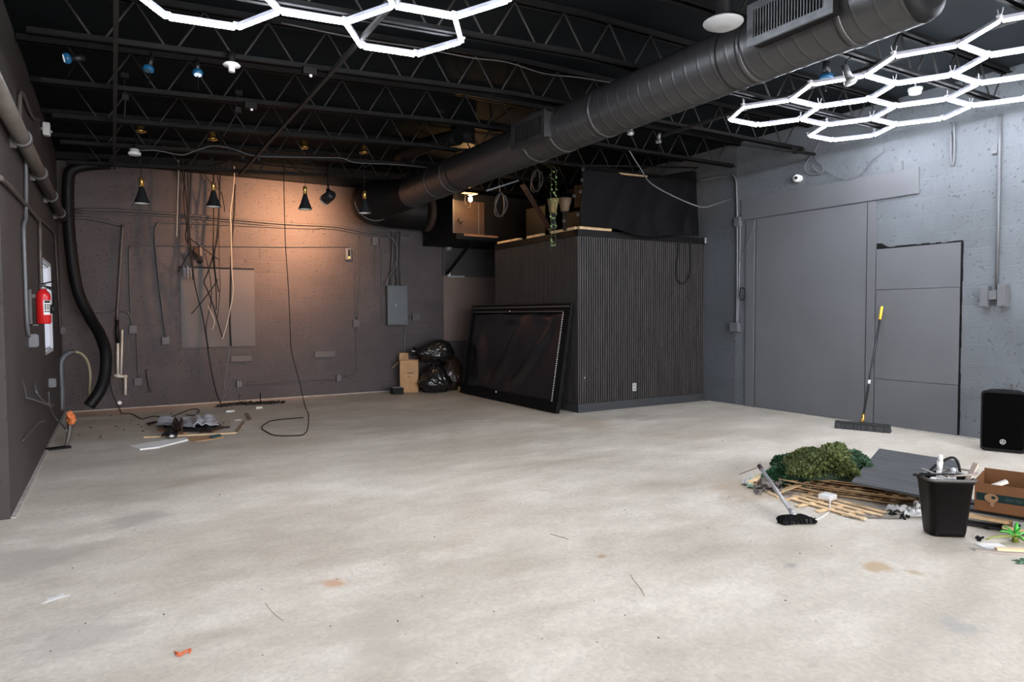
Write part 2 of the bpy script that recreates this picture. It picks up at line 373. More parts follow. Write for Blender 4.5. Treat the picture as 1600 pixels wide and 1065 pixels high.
# ------------------------------------------------------------------ hexagon lights
def led_mat():
    m = bpy.data.materials.new('led_diffuser'); m.use_nodes = True; b = m.node_tree.nodes['Principled BSDF']
    b.inputs['Base Color'].default_value = (.9, .9, .9, 1); b.inputs['Emission Color'].default_value = (.86, .90, 1.0, 1); b.inputs['Emission Strength'].default_value = LED
    return m
LED = 82.0
M_led = led_mat(); M_ledh = mat('led_housing', (.55, .56, .66), .35, .2); M_ledc = mat('led_connector', (.80, .80, .86), .35)
def led_mesh(L):
    b = MB(); w = .0155; seg = 5
    top = [(-w, .002), (-w*.9, .028), (w*.9, .028), (w, .002)]
    bot = [(w*math.cos(a), .002-.0165*math.sin(a)) for a in [PI*i/seg for i in range(seg+1)]]
    b.mi = 0; b.rings([[Vector((-L/2, y, z)) for y, z in top], [Vector((L/2, y, z)) for y, z in top]], smooth=False)
    b.mi = 1; b.rings([[Vector((-L/2, y, z)) for y, z in bot], [Vector((L/2, y, z)) for y, z in bot]], smooth=False)
    o = b.build('tmp', [M_ledh, M_led]); me = o.data; bpy.data.objects.remove(o); return me
def hexlight(name, label, ox, oy, s, rot, centers, zf):
    s3 = math.sqrt(3)/2
    def w(u, v):
        a, c = u*s*.5, v*s*s3; x = ox+a*math.cos(rot)-c*math.sin(rot); y = oy+a*math.sin(rot)+c*math.cos(rot); return Vector((x, y, zf(x)))
    E = set(); V = set()
    for cu, cv in centers:
        vs = [(cu+2, cv), (cu+1, cv+1), (cu-1, cv+1), (cu-2, cv), (cu-1, cv-1), (cu+1, cv-1)]
        for i in range(6): E.add(tuple(sorted((vs[i], vs[(i+1) % 6])))); V.add(vs[i])
    ctr = w(3, -2); t = thing(name, label, 'light', ctr)
    me = led_mesh(s-.035)
    b = MB(); b.cyl((0, 0, .0), (0, 0, .026), .021, seg=12); b.box((0, 0, .030), (.05, .03, .012)); o = b.build('tmp', M_ledc); mc = o.data; bpy.data.objects.remove(o)
    b = MB()
    for sg in (-1, 1): b.tube([(0, 0, .03), (sg*.014, 0, .05), (sg*.022, 0, .085)], .003, seg=5, smoothn=3)
    o = b.build('tmp', M_ledc); mh = o.data; bpy.data.objects.remove(o)
    for a, c in sorted(E):
        p, q = w(*a), w(*c); d = q-p
        o = bpy.data.objects.new('light_tube', me); C.objects.link(o); o.parent = t; o.location = (p+q)/2-ctr
        o.rotation_euler = (0, -math.atan2(d.z, d.xy.length), math.atan2(d.y, d.x))
    for v in sorted(V):
        o = bpy.data.objects.new('connector', mc); C.objects.link(o); o.parent = t; o.location = w(*v)-ctr
        if min(abs(w(*v).y-y) for y in JY) < .3 and (v[0]+v[1]*3) % 2 == 0:
            o = bpy.data.objects.new('hanger_wire', mh); C.objects.link(o); o.parent = t; o.location = w(*v)-ctr; o.rotation_euler = (0, 0, random.uniform(0, 3))
    return t
hexlight('hexagon_light', 'glowing white honeycomb tube light at the top left of the ceiling', .542, 4.54, .4245, -.042,
         [(0, 0), (3, -1), (6, 0), (6, -2), (0, -2), (3, -3), (6, -4), (0, -4), (3, -5)], lambda x: 3.33+.036*(x-2))
hexlight('hexagon_light', 'glowing white honeycomb tube light near the right wall', 5.81, 4.569, .4295, -.0135,
         [(0, 0), (0, -2), (0, -4), (0, -6), (3, -1), (3, -3), (3, -5), (3, -7), (6, 0), (6, -2), (6, -4), (6, -6)], lambda x: 3.37)

# ------------------------------------------------------------------ big spiral duct
DX, DZ, DR = 3.93, 3.195, .222
t = thing('spiral_duct', 'big black round spiral air duct hung below the joists', 'duct', (DX, 5, DZ))
def ring(y, r, seg=48): return [Vector((DX+r*math.cos(2*PI*i/seg), y, DZ+r*math.sin(2*PI*i/seg))) for i in range(seg)]
DY0, DY1 = 2.12, 9.6
b = MB(); seg = 48; rs = []
# helical seam: raised lip that advances one pitch per turn
pit = .13; ny = 1200
for j in range(ny+1):
    y = DY0+(DY1-DY0)*j/ny; row = []
    for i in range(seg):
        a = 2*PI*i/seg; ph = ((y/pit)+i/seg) % 1.0
        r = DR + (.0032 if ph < .085 else 0)
        row.append(Vector((DX+r*math.cos(a), y, DZ+r*math.sin(a))))
    rs.append(row)
b.rings(rs, False, False); b.build('duct_run', M_duct, t)
for y in (2.5, 3.22, 4.9, 5.55, 6.05, 8.1, 8.6):
    b = MB(); b.rings([ring(y-.022, DR+.001), ring(y-.02, DR+.007), ring(y+.02, DR+.007), ring(y+.022, DR+.001)], False, False)
    b.build('joint_band', M_duct, t)
b = MB(); b.rings([ring(DY0-.05, .02), ring(DY0-.06, DR-.07), ring(DY0-.04, DR-.015), ring(DY0, DR)], True, False); b.build('end_cap', M_black, t)
b = MB(); b.tube([(DX, 9.56, DZ), (3.86, 9.9, DZ), (3.73, 10.2, DZ), (3.64, 10.5, 3.18), (3.78, 10.82, 3.17), (4.2, 10.96, 3.16), (4.5, 10.95, 3.15), (4.72, 10.92, 3.14)], lambda u: DR+.10*min(1, u*2.2), seg=32)
b.build('elbow', M_black, t)
b = MB()
for y, x in ((10.44, 3.655),):
    b.rings([[Vector((x+r*math.cos(2*PI*i/40), y+dy, 3.19+r*math.sin(2*PI*i/40))) for i in range(21, 34)] for dy, r in ((-.015, .322), (-.012, .332), (.012, .332), (.015, .322))], False, False, close=False)
b.build('joint_band', M_grey_metal, t)  # paler metal on the lower arc only stands in for the lit rim
def register(ya, yb, za, zb, xf, nm, mfrm, slats, lab=None):
    """boxed side outlet facing the left wall"""
    c = thing if False else None
    b = MB(); b.box2((xf+.012, ya, za), (DX-.1, yb, zb)); o = b.build('outlet_box', M_duct if mfrm is not M_grey_metal else M_black, t)
    b = MB(); f = .035; x0, x1 = xf-.006, xf+.014
    b.box2((x0, ya-.012, za-.012), (x1, yb+.012, za+f)).box2((x0, ya-.012, zb-f), (x1, yb+.012, zb+.012)).box2((x0, ya-.012, za+f), (x1, ya+f, zb-f)).box2((x0, yb-f, za+f), (x1, yb+.012, zb-f))
    b.build('outlet_frame', mfrm, o)
    b = MB()
    for i in range(slats):
        y = ya+f+(yb-ya-2*f)*(i+.5)/slats; b.box((xf+.006, y, (za+zb)/2), (.016, .006, zb-za-2*f), rotz(.35))
    b.build('grille', mfrm, o)
    b = MB(); b.box2((xf+.0115, ya+f, za+f), (xf+.0118, yb-f, zb-f)); b.build('back_plate', M_black, o)
p1, p2 = onX(1170, 70, 3.62), onX(1296, 10, 3.62)
register(p2.y, p1.y, 3.10, 3.345, 3.62, 'grille', M_grey_metal, 24)
p1, p2 = onX(800, 225, 3.64), onX(850, 208, 3.64)
register(p2.y, p1.y, 3.08, 3.325, 3.64, 'grille', M_duct, 14)
p1, p2 = onX(585, 312, 3.66), onX(606, 310, 3.66)
register(p2.y, p1.y, 3.10, 3.33, 3.66, 'grille', M_black, 8)
for y in (3.36, 5.6, 7.84):
    b = MB(); b.tube([Vector((DX+DR*1.01*math.cos(a), y+.05, DZ+DR*1.01*math.sin(a))) for a in [PI*1.5+2*PI*i/24 for i in range(25)]], .006, seg=5, smoothn=1); b.bar((DX, y+.05, DZ+DR), (DX, y+.05, zj(DX)+.05), .02, .004)
    b.build('hanger_strap', M_steel, t)
# ------------------------------------------------------------------ lamps hung near the back wall
M_bulb_off = mat('white_shade_inside', (.75, .74, .72), .5)
PY = 8.99
for px, pyb, top, lab in ((222, 318, 205, 'black cone pendant lamp with brass neck, nearest the left wall'),
                          (334, 323, 217, 'black cone pendant lamp with brass neck, hanging among the tangled wires'),
                          (477, 327, 230, 'black cone pendant lamp with brass neck, just left of the round black spotlight'),
                          (570, 333, 238, 'black cone pendant lamp with brass neck, in front of the duct elbow')):
    p = onY(px, pyb, PY); c = onY(px+(0 if px > 300 else 2), top, PY)
    zt = zj(p.x)+.0
    t = thing('pendant_lamp', lab, 'lamp', (p.x, PY, zt), 'cone pendant lamps')
    b = MB(); b.lathe([(.014, .20), (.024, .197), (.05, .10), (.088, .004), (.090, 0), (.086, .002), (.047, .097), (.02, .18)], (p.x, PY, p.z), seg=28, caps=False); b.build('shade', M_gloss_black, t)
    b = MB(); b.lathe([(.083, .006), (.046, .096), (.018, .17)], (p.x, PY, p.z), seg=28, caps=False); b.build('shade_lining', M_bulb_off, t)
    b = MB(); b.sph((p.x, PY, p.z+.045), .03, 2); b.build('bulb', M_white, t)
    b = MB(); b.lathe([(.026, .195), (.026, .29), (.02, .298)], (p.x, PY, p.z), seg=18); b.build('neck', M_brass, t)
    b = MB(); b.tube([(p.x, PY, p.z+.29), (p.x, PY, c.z-.01)], .0035, seg=6); b.build('cord', M_rubber, t)
    b = MB(); b.lathe([(.005, -.028), (.035, -.022), (.062, -.012), (.064, 0), (.045, .004), (.04, .07), (.036, .085)], (p.x, PY, c.z), seg=20); b.build('canopy', M_brass, t)
    b = MB(); b.tube([(p.x+.05, PY, c.z+.02), (p.x+.10, PY, c.z-.04), (p.x+.085, PY, c.z-.15), (p.x+.0, PY, c.z-.19), (p.x-.05, PY, c.z-.12), (p.x-.045, PY, c.z-.02)], .007, seg=6); b.build('cord_loop', M_rubber_m, t)
    if zt - c.z > .1: b = MB(); b.tube([(p.x, PY, c.z+.07), (p.x, PY, zt+.02)], .01, seg=6); b.build('hanger_rod', M_steel, t)
# bare bulb on a ceramic holder
pb = onY(735, 311, 9.70)
t = thing('bare_bulb_lamp', 'glowing bare bulb hanging below the big duct by the air handler', 'lamp', (pb.x, pb.y, pb.z+.14))
M_bulb = mat('lit_bulb', (1, .8, .5), .3, emit=((1.0, .62, .27), 90))
b = MB(); b.sph((pb.x, pb.y, pb.z), .034, 3, (1, 1, 1.2)); b.build('bulb', M_bulb, t)
b = MB(); b.lathe([(.016, .03), (.02, .055), (.045, .062), (.048, .075), (.02, .085)], pb, seg=20); b.build('lamp_holder', M_grey, t)
b = MB(); b.box((pb.x-.02, pb.y, pb.z+.09), (.26, .09, .012)); b.build('mounting_board', M_wood, t)
ct = Vector((DX+.05, pb.y, DZ+DR+.01))
b = MB()
b.tube([(pb.x, pb.y, pb.z+.09), (pb.x-.03, pb.y, pb.z+.25), (DX+DR+.08, pb.y-.06, DZ+.1), (DX+DR+.10, pb.y-.1, zj(4)+.01)], .006, seg=6)
b.tube([(pb.x, pb.y, pb.z+.09), (pb.x+.02, pb.y, pb.z+.22), (pb.x-.06, pb.y+.05, zj(pb.x)+.02)], .006, seg=6)
b.build('cord', M_rubber_m, t)
b = MB(); b.tube([(pb.x-.09, pb.y, pb.z+.085), (pb.x-.10, pb.y, pb.z-.05), (pb.x-.06, pb.y, pb.z-.14), (pb.x-.01, pb.y, pb.z-.13), (pb.x, pb.y, pb.z-.05)], .006, seg=6); b.build('cord_loop', M_rubber_m, t)
L = bpy.data.lights.new('bulb_light', 'POINT'); L.energy = 26; L.color = (1.0, .55, .22); L.shadow_soft_size = .035
o = bpy.data.objects.new('bulb_light', L); C.objects.link(o); o.location = (pb.x-.0, pb.y-.05, pb.z-.01)

# track with two unlit heads by the back wall
TY = 10.55
ta, tb = onY(300, 262, TY), onY(625, 276, TY)
t = thing('lighting_track', 'black lighting track running along the top of the back wall', 'track', (2, TY, 3.45))
za = onY(440, 262, TY).z
b = MB(); b.bar((onY(375, 262, TY).x, TY, za+.02), (onY(640, 282, TY).x, TY, za+.02), .035, .02); b.build('rail', M_black, t)
b = MB()
for x in (onY(385, 262, TY).x, onY(630, 282, TY).x): b.tube([(x, TY, za+.02), (x, TY, 3.85)], .004, seg=6)
b.build('hanger_rod', M_steel, t)
M_lampface = mat('warm_lamp_face', (1, .7, .4), .3, emit=((1.0, .58, .28), 30))
for px, py, aim, lab in ((379, 245, (1.9, 11.35, 1.9), 'unlit black track spotlight hanging left of its twin on the back wall'), (404, 248, (2.15, 11.35, 2.0), 'unlit black track spotlight, right one of the pair on the back wall')):
    p = onY(px, py, TY); q = Vector((p.x, TY, za+.01))
    t = thing('track_spotlight', lab, 'lamp', q, 'track spotlights on the back wall')
    d = (Vector(aim)-p).normalized(); b = MB(); b.cyl(p-d*.07, p+d*.07, .035, .045, 20); b.build('lamp_head', M_gloss_black, t)
    b = MB(); b.tube([q, p-d*.02], .009, seg=6, smoothn=1); b.build('arm', M_black, t)
# round black spotlight on a drop rod, facing the back wall to its left
p = onY(513, 308, 9.95); aim = Vector((2.38, YB, 2.66)); d = (aim-p).normalized()
t = thing('hanging_spotlight', 'round black spotlight on a drop rod lighting the back wall warm orange', 'lamp', (p.x, p.y, 3.5))
b = MB(); b.lathe([(.03, -.12), (.06, -.11), (.075, -.05), (.078, .06), (.072, .085)], p, axis=d, seg=28); b.build('lamp_head', M_gloss_black, t)
b = MB(); b.lathe([(.060, .084), (.076, .084), (.080, .09), (.080, .102), (.074, .106), (.060, .106)], p, axis=d, seg=28, caps=False); b.build('lens_ring', M_alu, t)
b = MB(); b.cyl(p+d*.086, p+d*.092, .062, seg=24); b.build('lens', M_lampface, t)
b = MB(); b.tube([(p.x, p.y, p.z+.06), (p.x, p.y, zj(p.x)+.3)], .014, seg=8); b.cyl((p.x, p.y, p.z+.05), (p.x, p.y, p.z+.12), .03, seg=14); b.build('drop_rod', M_black, t)
L = bpy.data.lights.new('spot_lamp', 'SPOT'); L.energy = 540; L.color = (1.0, .50, .25); L.spot_size = math.radians(125); L.spot_blend = 1.0; L.shadow_soft_size = .05
o = bpy.data.objects.new('spot_lamp', L); C.objects.link(o); o.location = p+d*.115; o.rotation_euler = d.to_track_quat('-Z', 'Y').to_euler()

# blue tinted ceiling spotlights, lampholder, detectors
M_blue = mat('blue_glass_collar', (.015, .11, .24), .25, emit=((.02, .22, .6), .04))
M_lens = mat('pale_lens', (.8, .85, .9), .3, emit=((.8, .9, 1), .5)); M_lens0 = mat('dark_lens', (.05, .12, .18), .3)
JA = 6.72
def spot(px, py, Y, d, lab, r=.034, ln=.13, blue=True, body=None):
    p = onY(px, py, Y); d = Vector(d).normalized(); top = Vector((p.x, Y, zj(p.x)))
    t = thing('ceiling_spotlight', lab, 'lamp', top, 'small spotlights under the joists')
    b = MB(); b.cyl(p-d*ln, p-d*.03, r*.62, r*.75, 16); b.build('lamp_body', body or M_gloss_black, t)
    b = MB(); b.lathe([(r*.75, -.03), (r*1.25, -.015), (r*1.25, .012), (r, .018)], p, axis=d, seg=18); b.build('collar', M_blue if blue else M_alu, t)
    b = MB(); b.cyl(p+d*.0185, p+d*.021, r*.9, seg=16); b.build('lens', M_lens0 if 'dim' in lab else M_lens, t)
    b = MB(); b.tube([p-d*ln*.8, p-d*ln*.8+Vector((0, 0, .05)), top], .006, seg=6, smoothn=1); b.build('arm', M_steel, t)
spot(104, 91, JA-.25, (-1, -.1, -.25), 'blue ringed ceiling spotlight nearest the left wall, turned sideways')
spot(232, 108, JA-.25, (-.25, -.2, -1), 'dim blue ringed ceiling spotlight between two other blue ones')
spot(309, 114, JA-.25, (.0, -.3, -1), 'bright blue ringed ceiling spotlight left of the white lampholder')
spot(1029, 221, 7.0, (.1, .3, -1), 'small grey spotlight hanging below the duct on the right side', blue=False, body=M_alu)
spot(985, 208, 6.2, (.1, .3, -1), 'small grey spotlight tight against the underside of the duct', blue=False, body=M_alu)
spot(1329, 128, 3.37, (.25, -.25, -1), 'silver can spotlight hanging in front of the right hexagon light', r=.040, ln=.15, blue=False, body=M_grey_metal)
spot(1291, 120, 4.0, (.15, .1, -1), 'blue can spotlight behind the right hexagon light beside the duct', r=.05, ln=.14)
def disc_device(name, cat, px, py, Y, prof, lab, m=M_white, seg=24):
    p = onY(px, py, Y); t = thing(name, lab, cat, (p.x, Y, p.z))
    b = MB(); b.lathe(prof, p, seg=seg); b.build('body', m, t); return p, t
p, t = disc_device('lampholder', 'lampholder', 362, 102, 5.52, [(.022, -.05), (.024, -.012), (.06, -.006), (.064, .0), (.05, .014), (.02, .02)], 'round white ceramic lampholder under the joist by the left hexagon light')
b = MB(); b.tube([p+Vector((0, 0, .015)), (p.x, p.y, zj(p.x)+.03)], .03, seg=10, smoothn=1); b.build('junction_box', M_steel, t)
p, t = disc_device('smoke_detector', 'detector', 210, 238, 8.75, [(.06, -.03), (.066, -.02), (.066, 0), (.05, .004), (.05, .035)], 'white round smoke detector under the joist at the back left')
b = MB(); b.tube([p+Vector((0, 0, .03)), (p.x, p.y+.18, zj(p.x)+.02)], .012, seg=6, smoothn=1); b.build('mounting_stem', M_steel, t)
p, t = disc_device('ceiling_speaker', 'speaker', 1130, 36, 3.05, [(.03, -.034), (.062, -.036), (.115, -.012), (.125, .0), (.125, .006), (.10, .02), (.02, .02)], 'white round ceiling speaker above the big duct', mat('dull_white_plastic', (.33, .33, .335), .5), 32)
b = MB(); b.tube([p+Vector((0, 0, .02)), (p.x, p.y, zdeck(p.x)+.01)], .05, seg=12, smoothn=1); b.build('back_can', M_black, t)
p, t = disc_device('smoke_detector', 'detector', 1430, 142, 3.9, [(.05, -.035), (.058, -.028), (.06, 0), (.068, .004), (.068, .03), (.03, .034)], 'white round smoke detector inside the right hexagon light')
b = MB(); b.tube([p+Vector((0, 0, .03)), (p.x, p.y, zdeck(p.x)+.01)], .008, seg=6, smoothn=1); b.build('drop_rod', M_white, t)
for px, py, Y, lab in ((483, 117, 5.6, 'grey junction box with a small lens under the joist beside the left hexagon light'), (391, 170, 6.72, 'dark junction box with a light clip under the joist left of the diagonal bridging bar')):
    p = onY(px, py, Y-.06); t = thing('ceiling_junction_box', lab, 'junction box', (p.x, Y-.06, zj(p.x)))
    b = MB(); b.box((p.x, Y-.06, (p.z+zj(p.x))/2), (.11, .07, max(.05, zj(p.x)-p.z)), None, .006); b.build('box', M_steel, t)
    b = MB(); b.sph((p.x+.01, Y-.07, p.z-.006), .014, 2); b.build('lens', M_white, t)
# small loose ceiling fittings hung on chains at the back left
for pts, Y, lab in ((((195, 118), (194, 140), (196, 152), (194, 185)), 6.72, 'dark chain with a hook hanging under the joists above the left pendant lamps'), (((373, 145), (368, 165), (372, 172), (349, 212)), 6.72, 'dark chain running slantwise up to the joist above the second pendant lamp')):
    P = [onY(x, y, Y) for x, y in pts]; b = MB(); b.tube(P, .008, seg=6, smoothn=3); b.box(P[0], (.06, .03, .04)); b.box(P[2], (.05, .03, .05))
    tag(b.build('hanging_chain', M_steel), lab, 'chain', 'chains under the joists')
# pale cable draped along the back joist
P = [onY(x, y, 8.88) for x, y in ((216, 235), (245, 235), (284, 242), (306, 235), (332, 228), (362, 232), (395, 243), (440, 245), (500, 246), (535, 247), (556, 254), (620, 257), (668, 262))]
b = MB(); b.tube(P, .007, seg=6, smoothn=4); tag(b.build('draped_cable', M_cable_g), 'grey cable draped in waves past the brass pendant canopies', 'cable')
P = [onY(x, y, 10.0) for x, y in ((205, 246), (262, 255), (330, 259), (380, 243), (440, 246), (470, 268), (520, 275), (600, 277), (640, 270))]
b = MB(); b.tube(P, .009, seg=6, smoothn=4); tag(b.build('draped_cable', M_steel), 'dark conduit strung under the rearmost joist above the back wall', 'cable')
P = [onY(x, y, 5.5) for x, y in ((440, 36), (560, 60), (650, 74), (735, 90), (792, 97), (850, 115), (905, 121), (960, 130))]
b = MB(); b.tube(P, .006, seg=6, smoothn=4); tag(b.build('draped_cable', M_conduit), 'thin grey cable strapped under the joist behind the left hexagon light', 'cable')
# round black flue through the deck
p = onZ(724, 208, 3.72)
b = MB(); b.lathe([(.15, -.16), (.15, .085)], p, seg=28); tag(b.build('flue_pipe', M_black), 'short black round flue going up through the deck behind the duct', 'pipe')
P = [onZ(x, y, 3.6) for x, y in ((716, 214), (660, 228), (625, 244))]
b = MB(); b.tube(P, .10, seg=16, smoothn=3); tag(b.build('branch_duct', M_black), 'dim black branch duct above the joists left of the big duct', 'duct')
# ------------------------------------------------------------------ back wall
def obj1(b, name, m, label, cat, group=None): return tag(b.build(name, m), label, cat, group)
def bw(x, y, off=.02): return onY(x, y, YB-off)
def conduit_b(pts, r, label, group='conduits on the back wall', m=None, off=None, name='wall_conduit', n=4, cat='conduit', seg=8):
    b = MB(); b.tube([bw(x, y, off if off else r+.004) for x, y in pts], r, seg=seg, smoothn=n)
    return obj1(b, name, m or M_conduit, label, cat, group)
def boxb(name, x0, y0, x1, y1, d, label, cat, m=None, group=None, bevel=.004, knob=False):
    a, c = onY(x0, y0, YB), onY(x1, y1, YB); cx, cz = (a.x+c.x)/2, (a.z+c.z)/2
    w, h = abs(a.x-c.x), abs(a.z-c.z)
    t = thing(name, label, cat, (cx, YB, cz), group)
    b = MB(); b.box((cx, YB-d/2+.003, cz), (w, d, h), None, bevel); b.build('box', m or M_conduit, t)
    if knob:
        b = MB(); b.box((cx, YB-d-.003, cz), (w*.8, .006, h*.8), None, .002); b.cyl((cx, YB-d-.006, cz), (cx, YB-d-.011, cz), .007, seg=8); b.build('cover_plate', m or M_conduit, t)
    return t
a, c = onY(281, 418, YB), onY(399, 540, YB)
b = MB(); b.box2((a.x, YB-.012, c.z), (c.x, YB-.001, a.z)); obj1(b, 'cover_board', M_boardb, 'smooth grey board over an old opening behind the hanging wires', 'board')
b = MB(); b.bar((a.x-.02, YB-.014, a.z+.012), (c.x, YB-.014, a.z+.010), .022, .02); obj1(b, 'ledge_strip', M_black, 'thin dark strip along the top of the grey board behind the wires', 'strip')
conduit_b(((116, 327), (200, 329), (330, 339), (440, 349), (520, 353), (570, 362), (604, 366), (640, 367)), .018, 'upper of the two long pipes running high across the back wall')
conduit_b(((116, 332), (200, 334), (262, 337), (330, 343), (440, 353), (520, 357), (568, 366), (604, 369)), .014, 'lower of the two long pipes running high across the back wall', off=.022)
conduit_b(((116, 340), (140, 341), (188, 352)), .02, 'short pipe sloping down from the left corner of the back wall')
conduit_b(((192, 351), (190, 380), (187, 430), (184, 480), (183, 500)), .022, 'long drain pipe dropping to the cream plastic pipe ends', n=3, off=.05)
conduit_b(((207, 510), (204, 480), (202, 400), (204, 387), (212, 383), (300, 384), (450, 385), (535, 385), (547, 388), (552, 396), (555, 450), (556, 500)), .011, 'thin conduit looping across the wall above the grey board and down to both sides')
conduit_b(((259, 526), (252, 470), (244, 400), (242, 362), (246, 351), (256, 348), (330, 350), (440, 355), (500, 357)), .014, 'conduit that bends down left of the grey board to a square box')
conduit_b(((213, 521), (215, 560), (216, 590)), .009, 'short conduit joining two square boxes low on the back wall')
conduit_b(((117, 486), (150, 487), (190, 486), (200, 489), (205, 500), (206, 508)), .011, 'low conduit running from the corner behind the black hose to a square box')
conduit_b(((556, 505), (557, 560), (557, 576), (551, 586), (538, 588)), .011, 'conduit dropping from a square box and curling to a low outlet')
conduit_b(((521, 593), (470, 595), (430, 597), (384, 601)), .008, 'thin low conduit joining the two small outlets under the grey board')
conduit_b(((561, 368), (562, 420), (560, 470), (558, 500)), .009, 'straight conduit left of the breaker panel ending at a square box', n=3)
for k, x in enumerate((613, 619, 625)):
    conduit_b(((x, 362), (x, 400), (x+(.5 if k else -3), 446)), (.022, .012, .014)[k], ('fat conduit entering the top left of the breaker panel', 'thin conduit entering the top middle of the breaker panel', 'conduit entering the top right of the breaker panel')[k], n=1, off=.045)
conduit_b(((606, 367), (617, 378), (621, 395), (617, 415), (606, 435), (603, 446)), .008, 'grey cable bowing over the conduits into the breaker panel', m=M_conduit_r, off=.09, n=5, name='panel_cable', cat='cable')
conduit_b(((612, 418), (622, 436), (628, 446)), .007, 'short cable crossing down to the breaker panel top right', off=.085, name='panel_cable', cat='cable')
conduit_b(((632, 508), (632, 560), (633, 600)), .012, 'thin grey pipe from the breaker panel down behind the cardboard box', m=M_conduit_r, n=1)
conduit_b(((586, 384), (586, 440), (588, 456), (594, 462), (600, 462)), .006, 'thin cable from a small square box to the left of the breaker panel', n=4)
conduit_b(((592, 372), (596, 400), (596, 440), (597, 500), (602, 506)), .009, 'thin conduit hugging the left side of the breaker panel', n=2)
conduit_b(((636, 496), (644, 496)), .008, 'stub conduit from the breaker panel to a square box on its right', n=1)
for (x0, y0, x1, y1, d, lab) in ((201, 508, 214, 521, .05, 'square grey box with two conduits left of the grey board'), (252, 526, 265, 538, .05, 'square grey box at the end of the bent conduit'), (209, 590, 222, 602, .05, 'square grey box lowest on the back wall'),
                                 (551, 499, 561, 511, .05, 'square grey box left of the breaker panel'), (580, 371, 590, 384, .05, 'small square grey box under the pipes near the ceiling'), (643, 490, 655, 501, .05, 'square grey box right of the breaker panel')):
    boxb('junction_box', x0, y0, x1, y1, d, lab, 'junction box', group='square boxes on the back wall', knob=True)
for x, y, lab in ((373, 599, 'small painted outlet low under the grey board'), (528, 590, 'small painted outlet low at the foot of the curled conduit')):
    a = bw(x, y, 0); t = thing('wall_outlet', lab, 'outlet', a, 'painted outlets on the back wall')
    b = MB(); b.box(a+Vector((0, -.025, 0)), (.075, .05, .11), None, .004); b.build('box', M_conduit, t)
    for s in (-1, 1): b = MB(); b.box(a+Vector((s*.02, -.056, 0)), (.024, .014, .1), None, .003); b.build('cover', M_conduit_r, t)
for x0, y0, x1, y1, lab in ((360, 556, 393, 564, 'left of two small grey ledges below the board'), (491, 549, 523, 557, 'right of two small grey ledges, on its own mid wall')):
    a, c = onY(x0, y0, YB), onY(x1, y1, YB); b = MB(); b.box2((a.x, YB-.03, c.z), (c.x, YB-.001, a.z), .004); obj1(b, 'wall_ledge', M_boardb, lab, 'ledge', 'small ledges on the back wall')
# breaker panel
a, c = onY(602, 446, YB), onY(634, 507, YB); cx, cz = (a.x+c.x)/2, (a.z+c.z)/2
t = thing('breaker_panel', 'grey electrical breaker panel on the back wall', 'breaker panel', (cx, YB, cz))
M_panel = mat('panel_enamel', (.085, .097, .10), .4, var=.06)
b = MB(); b.box2((a.x, YB-.11, c.z), (c.x, YB-.001, a.z), .005); b.build('cabinet', M_panel, t)
b = MB(); b.box2((a.x+.02, YB-.122, c.z+.025), (c.x-.02, YB-.111, a.z-.025), .004); d = b.build('door', M_panel, t)
b = MB(); b.box((cx-.04, YB-.127, cz), (.012, .012, .05)); b.build('latch', M_alu, d)
# thermostat-like device and the torn-open box
a = bw(543, 397, 0); t = thing('wall_sensor', 'small pale wall device with a yellow light below a thin conduit', 'sensor', a)
b = MB(); b.box(a+Vector((0, -.03, 0)), (.10, .06, .20), None, .01); b.build('housing', M_conduit_r, t)
b = MB(); b.box(a+Vector((.01, -.062, .02)), (.035, .006, .11)); b.build('dark_window', M_black, t)
b = MB(); b.box(a+Vector((.01, -.064, -.06)), (.03, .006, .03)); b.build('yellow_tag', mat('yellow_tag', (.7, .6, .08), .5), t)
a = bw(308, 395, 0); t = thing('open_junction_box', 'torn open junction box spilling wires above the grey board', 'junction box', a)
b = MB(); b.box(a+Vector((.0, -.03, 0)), (.10, .06, .16), None, .004); b.build('box', M_cardd, t)
b = MB(); b.box(a+Vector((.05, -.05, .03)), (.05, .03, .15), rotz(.3)); b.build('cover_flap', M_boardb, t)
b = MB()
for i in range(5): b.tube([a+Vector((-.03, -.06, -.02)), a+Vector((-.06-.01*i, -.10, -.03+.02*i)), a+Vector((-.02+.02*i, -.11, -.10)), a+Vector((.01*i, -.08, -.16))], .006, seg=5)
b.build('wire_ends', M_rubber, t)
a = bw(313, 440, 0)
# slot pipe stub on wall
conduit_b(((230, 577), (232, 590), (236, 612)), .022, 'short stub of grey pipe low on the back wall', n=2, off=.04)
# back doorway boarded beside the booth
a, c = onY(692, 430, YB), onY(776, 530, YB)
b = MB(); b.box2((a.x, YB-.02, c.z), (7.0, YB-.001, 2.06)); obj1(b, 'cover_board', mat('brown_grey_board', (.17, .125, .105), .5, var=.1, vscale=2), 'brownish board on the back wall above the trash bags', 'board')
b = MB(); b.box2((a.x-.01, YB-.03, 2.07), (7.0, YB-.001, 2.86)); b.box2((a.x-.01, YB-.036, 2.30), (7.0, YB-.031, 2.315)); obj1(b, 'cover_board', mat('dark_grey_board', (.05, .047, .045), .6, var=.1), 'dark board high on the back wall under the platform', 'board')
a = onY(702, 431, YB); t = thing('door_closer', 'metal bracket screwed across the back wall under the platform brace', 'bracket', a)
b = MB(); b.box(a+Vector((.12, -.05, -.01)), (.34, .03, .03), None, .004); b.build('bar', M_alu, t); b = MB(); b.box(a+Vector((-.04, -.05, .03)), (.06, .05, .06), None, .008); b.build('bracket', M_white, t)
a = onY(701, 387, YB-.05); t = thing('dome_camera', 'pale dome camera on the back wall under the platform', 'camera', a)
b = MB(); b.sph(a+Vector((0, -.02, 0)), .06, 2); b.build('dome', M_grey, t); b = MB(); b.cyl(a+Vector((0, .05, 0)), a+Vector((0, -.0, 0)), .065, seg=18); b.build('base', M_conduit_r, t)

